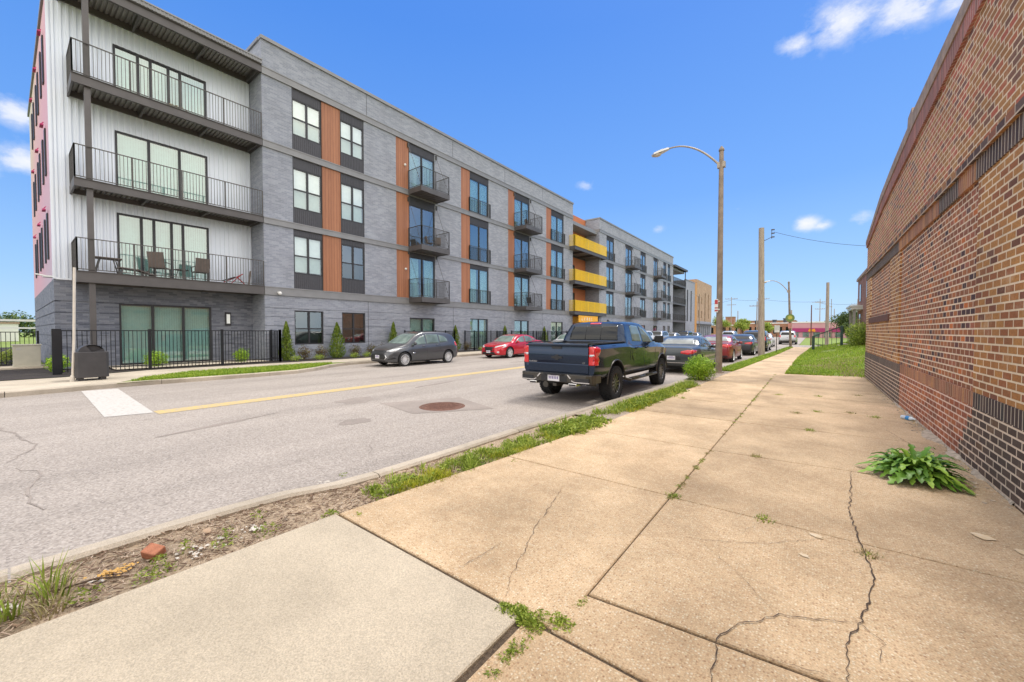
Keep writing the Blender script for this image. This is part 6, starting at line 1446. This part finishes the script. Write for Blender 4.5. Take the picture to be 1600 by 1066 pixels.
# ------------------------------------------------------------ sky, sun, camera
SUN_EL, SUN_AZ = 62, 10      # azimuth: degrees from +Y towards +X
w = bpy.data.worlds.new('World'); S.world = w; w.use_nodes = True; nt = w.node_tree; bg = nt.nodes['Background']
sky = N(nt, 'ShaderNodeTexSky', sky_type='NISHITA', sun_disc=False); sky.sun_elevation = R(SUN_EL); sky.sun_rotation = R(SUN_AZ); sky.air_density = 1.0; sky.dust_density = .6; sky.ozone_density = 1.5
tc = N(nt, 'ShaderNodeTexCoord'); D_ = tc.outputs['Generated']
sz = N(nt, 'ShaderNodeSeparateXYZ'); nt.links.new(D_, sz.inputs[0])
grad = ramp(nt, sz.outputs[2], [(0,(.46,.70,.99)),(.10,(.32,.585,.98)),(.30,(.145,.39,.94)),(.6,(.06,.265,.86)),(1,(.04,.20,.8))])
gs = mix(nt, 1, grad, 4.15, 'MULTIPLY'); skyc = mix(nt, .88, sky.outputs[0], gs)
mp = N(nt, 'ShaderNodeMapping'); mp.inputs['Scale'].default_value = (1,1,1.5); nt.links.new(D_, mp.inputs[0]); nz = noise(nt, mp.outputs[0], 20, 10, .64); nzb = noise(nt, mp.outputs[0], 2.2, 7, .6)
field = None
for (c, r_, a) in [((.036,.856,.516),.085,1),((.11,.87,.50),.075,1),((-.03,.86,.505),.05,.9),((.165,.86,.485),.05,.85),((-.011,.977,.214),.04,1),((.012,.978,.208),.03,.8),((-.283,.929,.238),.028,.85),((-.425,.838,.342),.03,.75),((.074,.975,.211),.03,.9),((-.945,.018,.327),.055,.95),((-.962,.03,.262),.065,1.0),((-.948,-.04,.33),.06,.95),((-.132,.957,.257),.028,.55),((-.972,-.03,.258),.07,1)]:
    v = N(nt, 'ShaderNodeVectorMath', operation='SUBTRACT'); nt.links.new(D_, v.inputs[0]); v.inputs[1].default_value = c
    v2 = N(nt, 'ShaderNodeVectorMath', operation='MULTIPLY'); nt.links.new(v.outputs[0], v2.inputs[0]); v2.inputs[1].default_value = (1,1,1.7)
    v3 = N(nt, 'ShaderNodeVectorMath', operation='LENGTH'); nt.links.new(v2.outputs[0], v3.inputs[0])
    g = N(nt, 'ShaderNodeMapRange', interpolation_type='SMOOTHSTEP'); g.inputs[1].default_value = r_*1.25; g.inputs[2].default_value = 0; g.inputs[3].default_value = 0; g.inputs[4].default_value = a; nt.links.new(v3.outputs['Value'], g.inputs[0])
    field = g.outputs[0] if field is None else math_(nt, 'MAXIMUM', field, g.outputs[0])
f = math_(nt, 'MULTIPLY_ADD', nz, 2.0, math_(nt, 'MULTIPLY_ADD', field, .9, -1.25)); f = math_(nt, 'MULTIPLY', f, field)
alpha = ramp(nt, f, [(.0, 0), (.3, .35), (.55, .75), (.9, .95)])
# unseen broken cloud deck behind and overhead, added as soft fill light
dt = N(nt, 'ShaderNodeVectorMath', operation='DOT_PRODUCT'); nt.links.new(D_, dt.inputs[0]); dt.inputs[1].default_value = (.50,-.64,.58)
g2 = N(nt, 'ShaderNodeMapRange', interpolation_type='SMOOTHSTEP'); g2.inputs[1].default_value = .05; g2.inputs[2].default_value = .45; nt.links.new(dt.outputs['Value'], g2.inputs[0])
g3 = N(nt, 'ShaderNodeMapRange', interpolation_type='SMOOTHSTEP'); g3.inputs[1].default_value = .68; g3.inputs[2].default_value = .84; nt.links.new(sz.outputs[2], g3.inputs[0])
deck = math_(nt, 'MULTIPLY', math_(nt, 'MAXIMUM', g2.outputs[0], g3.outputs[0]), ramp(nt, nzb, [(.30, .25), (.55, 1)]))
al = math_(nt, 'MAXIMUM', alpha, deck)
FILL_CLOUD = (10.0,9.4,8.6)
cc = N(nt, 'ShaderNodeRGB'); cc.outputs[0].default_value = (*FILL_CLOUD, 1)
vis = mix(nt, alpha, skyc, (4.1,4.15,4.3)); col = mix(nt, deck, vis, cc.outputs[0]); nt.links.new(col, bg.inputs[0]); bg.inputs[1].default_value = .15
su = bpy.data.lights.new('sun', 'SUN'); su.energy = 1.35; su.angle = R(12); su.color = (1,.95,.88); so = bpy.data.objects.new('sun', su); COL.objects.link(so)
el, az = R(SUN_EL), R(SUN_AZ); d = Vector((sin(az)*cos(el), cos(az)*cos(el), sin(el))); so.rotation_euler = d.to_track_quat('Z', 'Y').to_euler()
cam = bpy.data.cameras.new('camera'); co = bpy.data.objects.new('camera', cam); COL.objects.link(co); S.camera = co
cam.sensor_width = 36; cam.lens = 36*610/1600; cam.clip_start = .05; cam.clip_end = 3000
co.location = (0,0,1.65); co.rotation_euler = (R(90)-math.atan(15/610), 0, math.atan(468/610))
S.view_settings.view_transform = 'Standard'; S.view_settings.look = 'None'; S.view_settings.exposure = .68; S.view_settings.gamma = 1
S.render.engine = 'CYCLES'; S.cycles.max_bounces = 6; S.cycles.diffuse_bounces = 3; S.cycles.transparent_max_bounces = 12
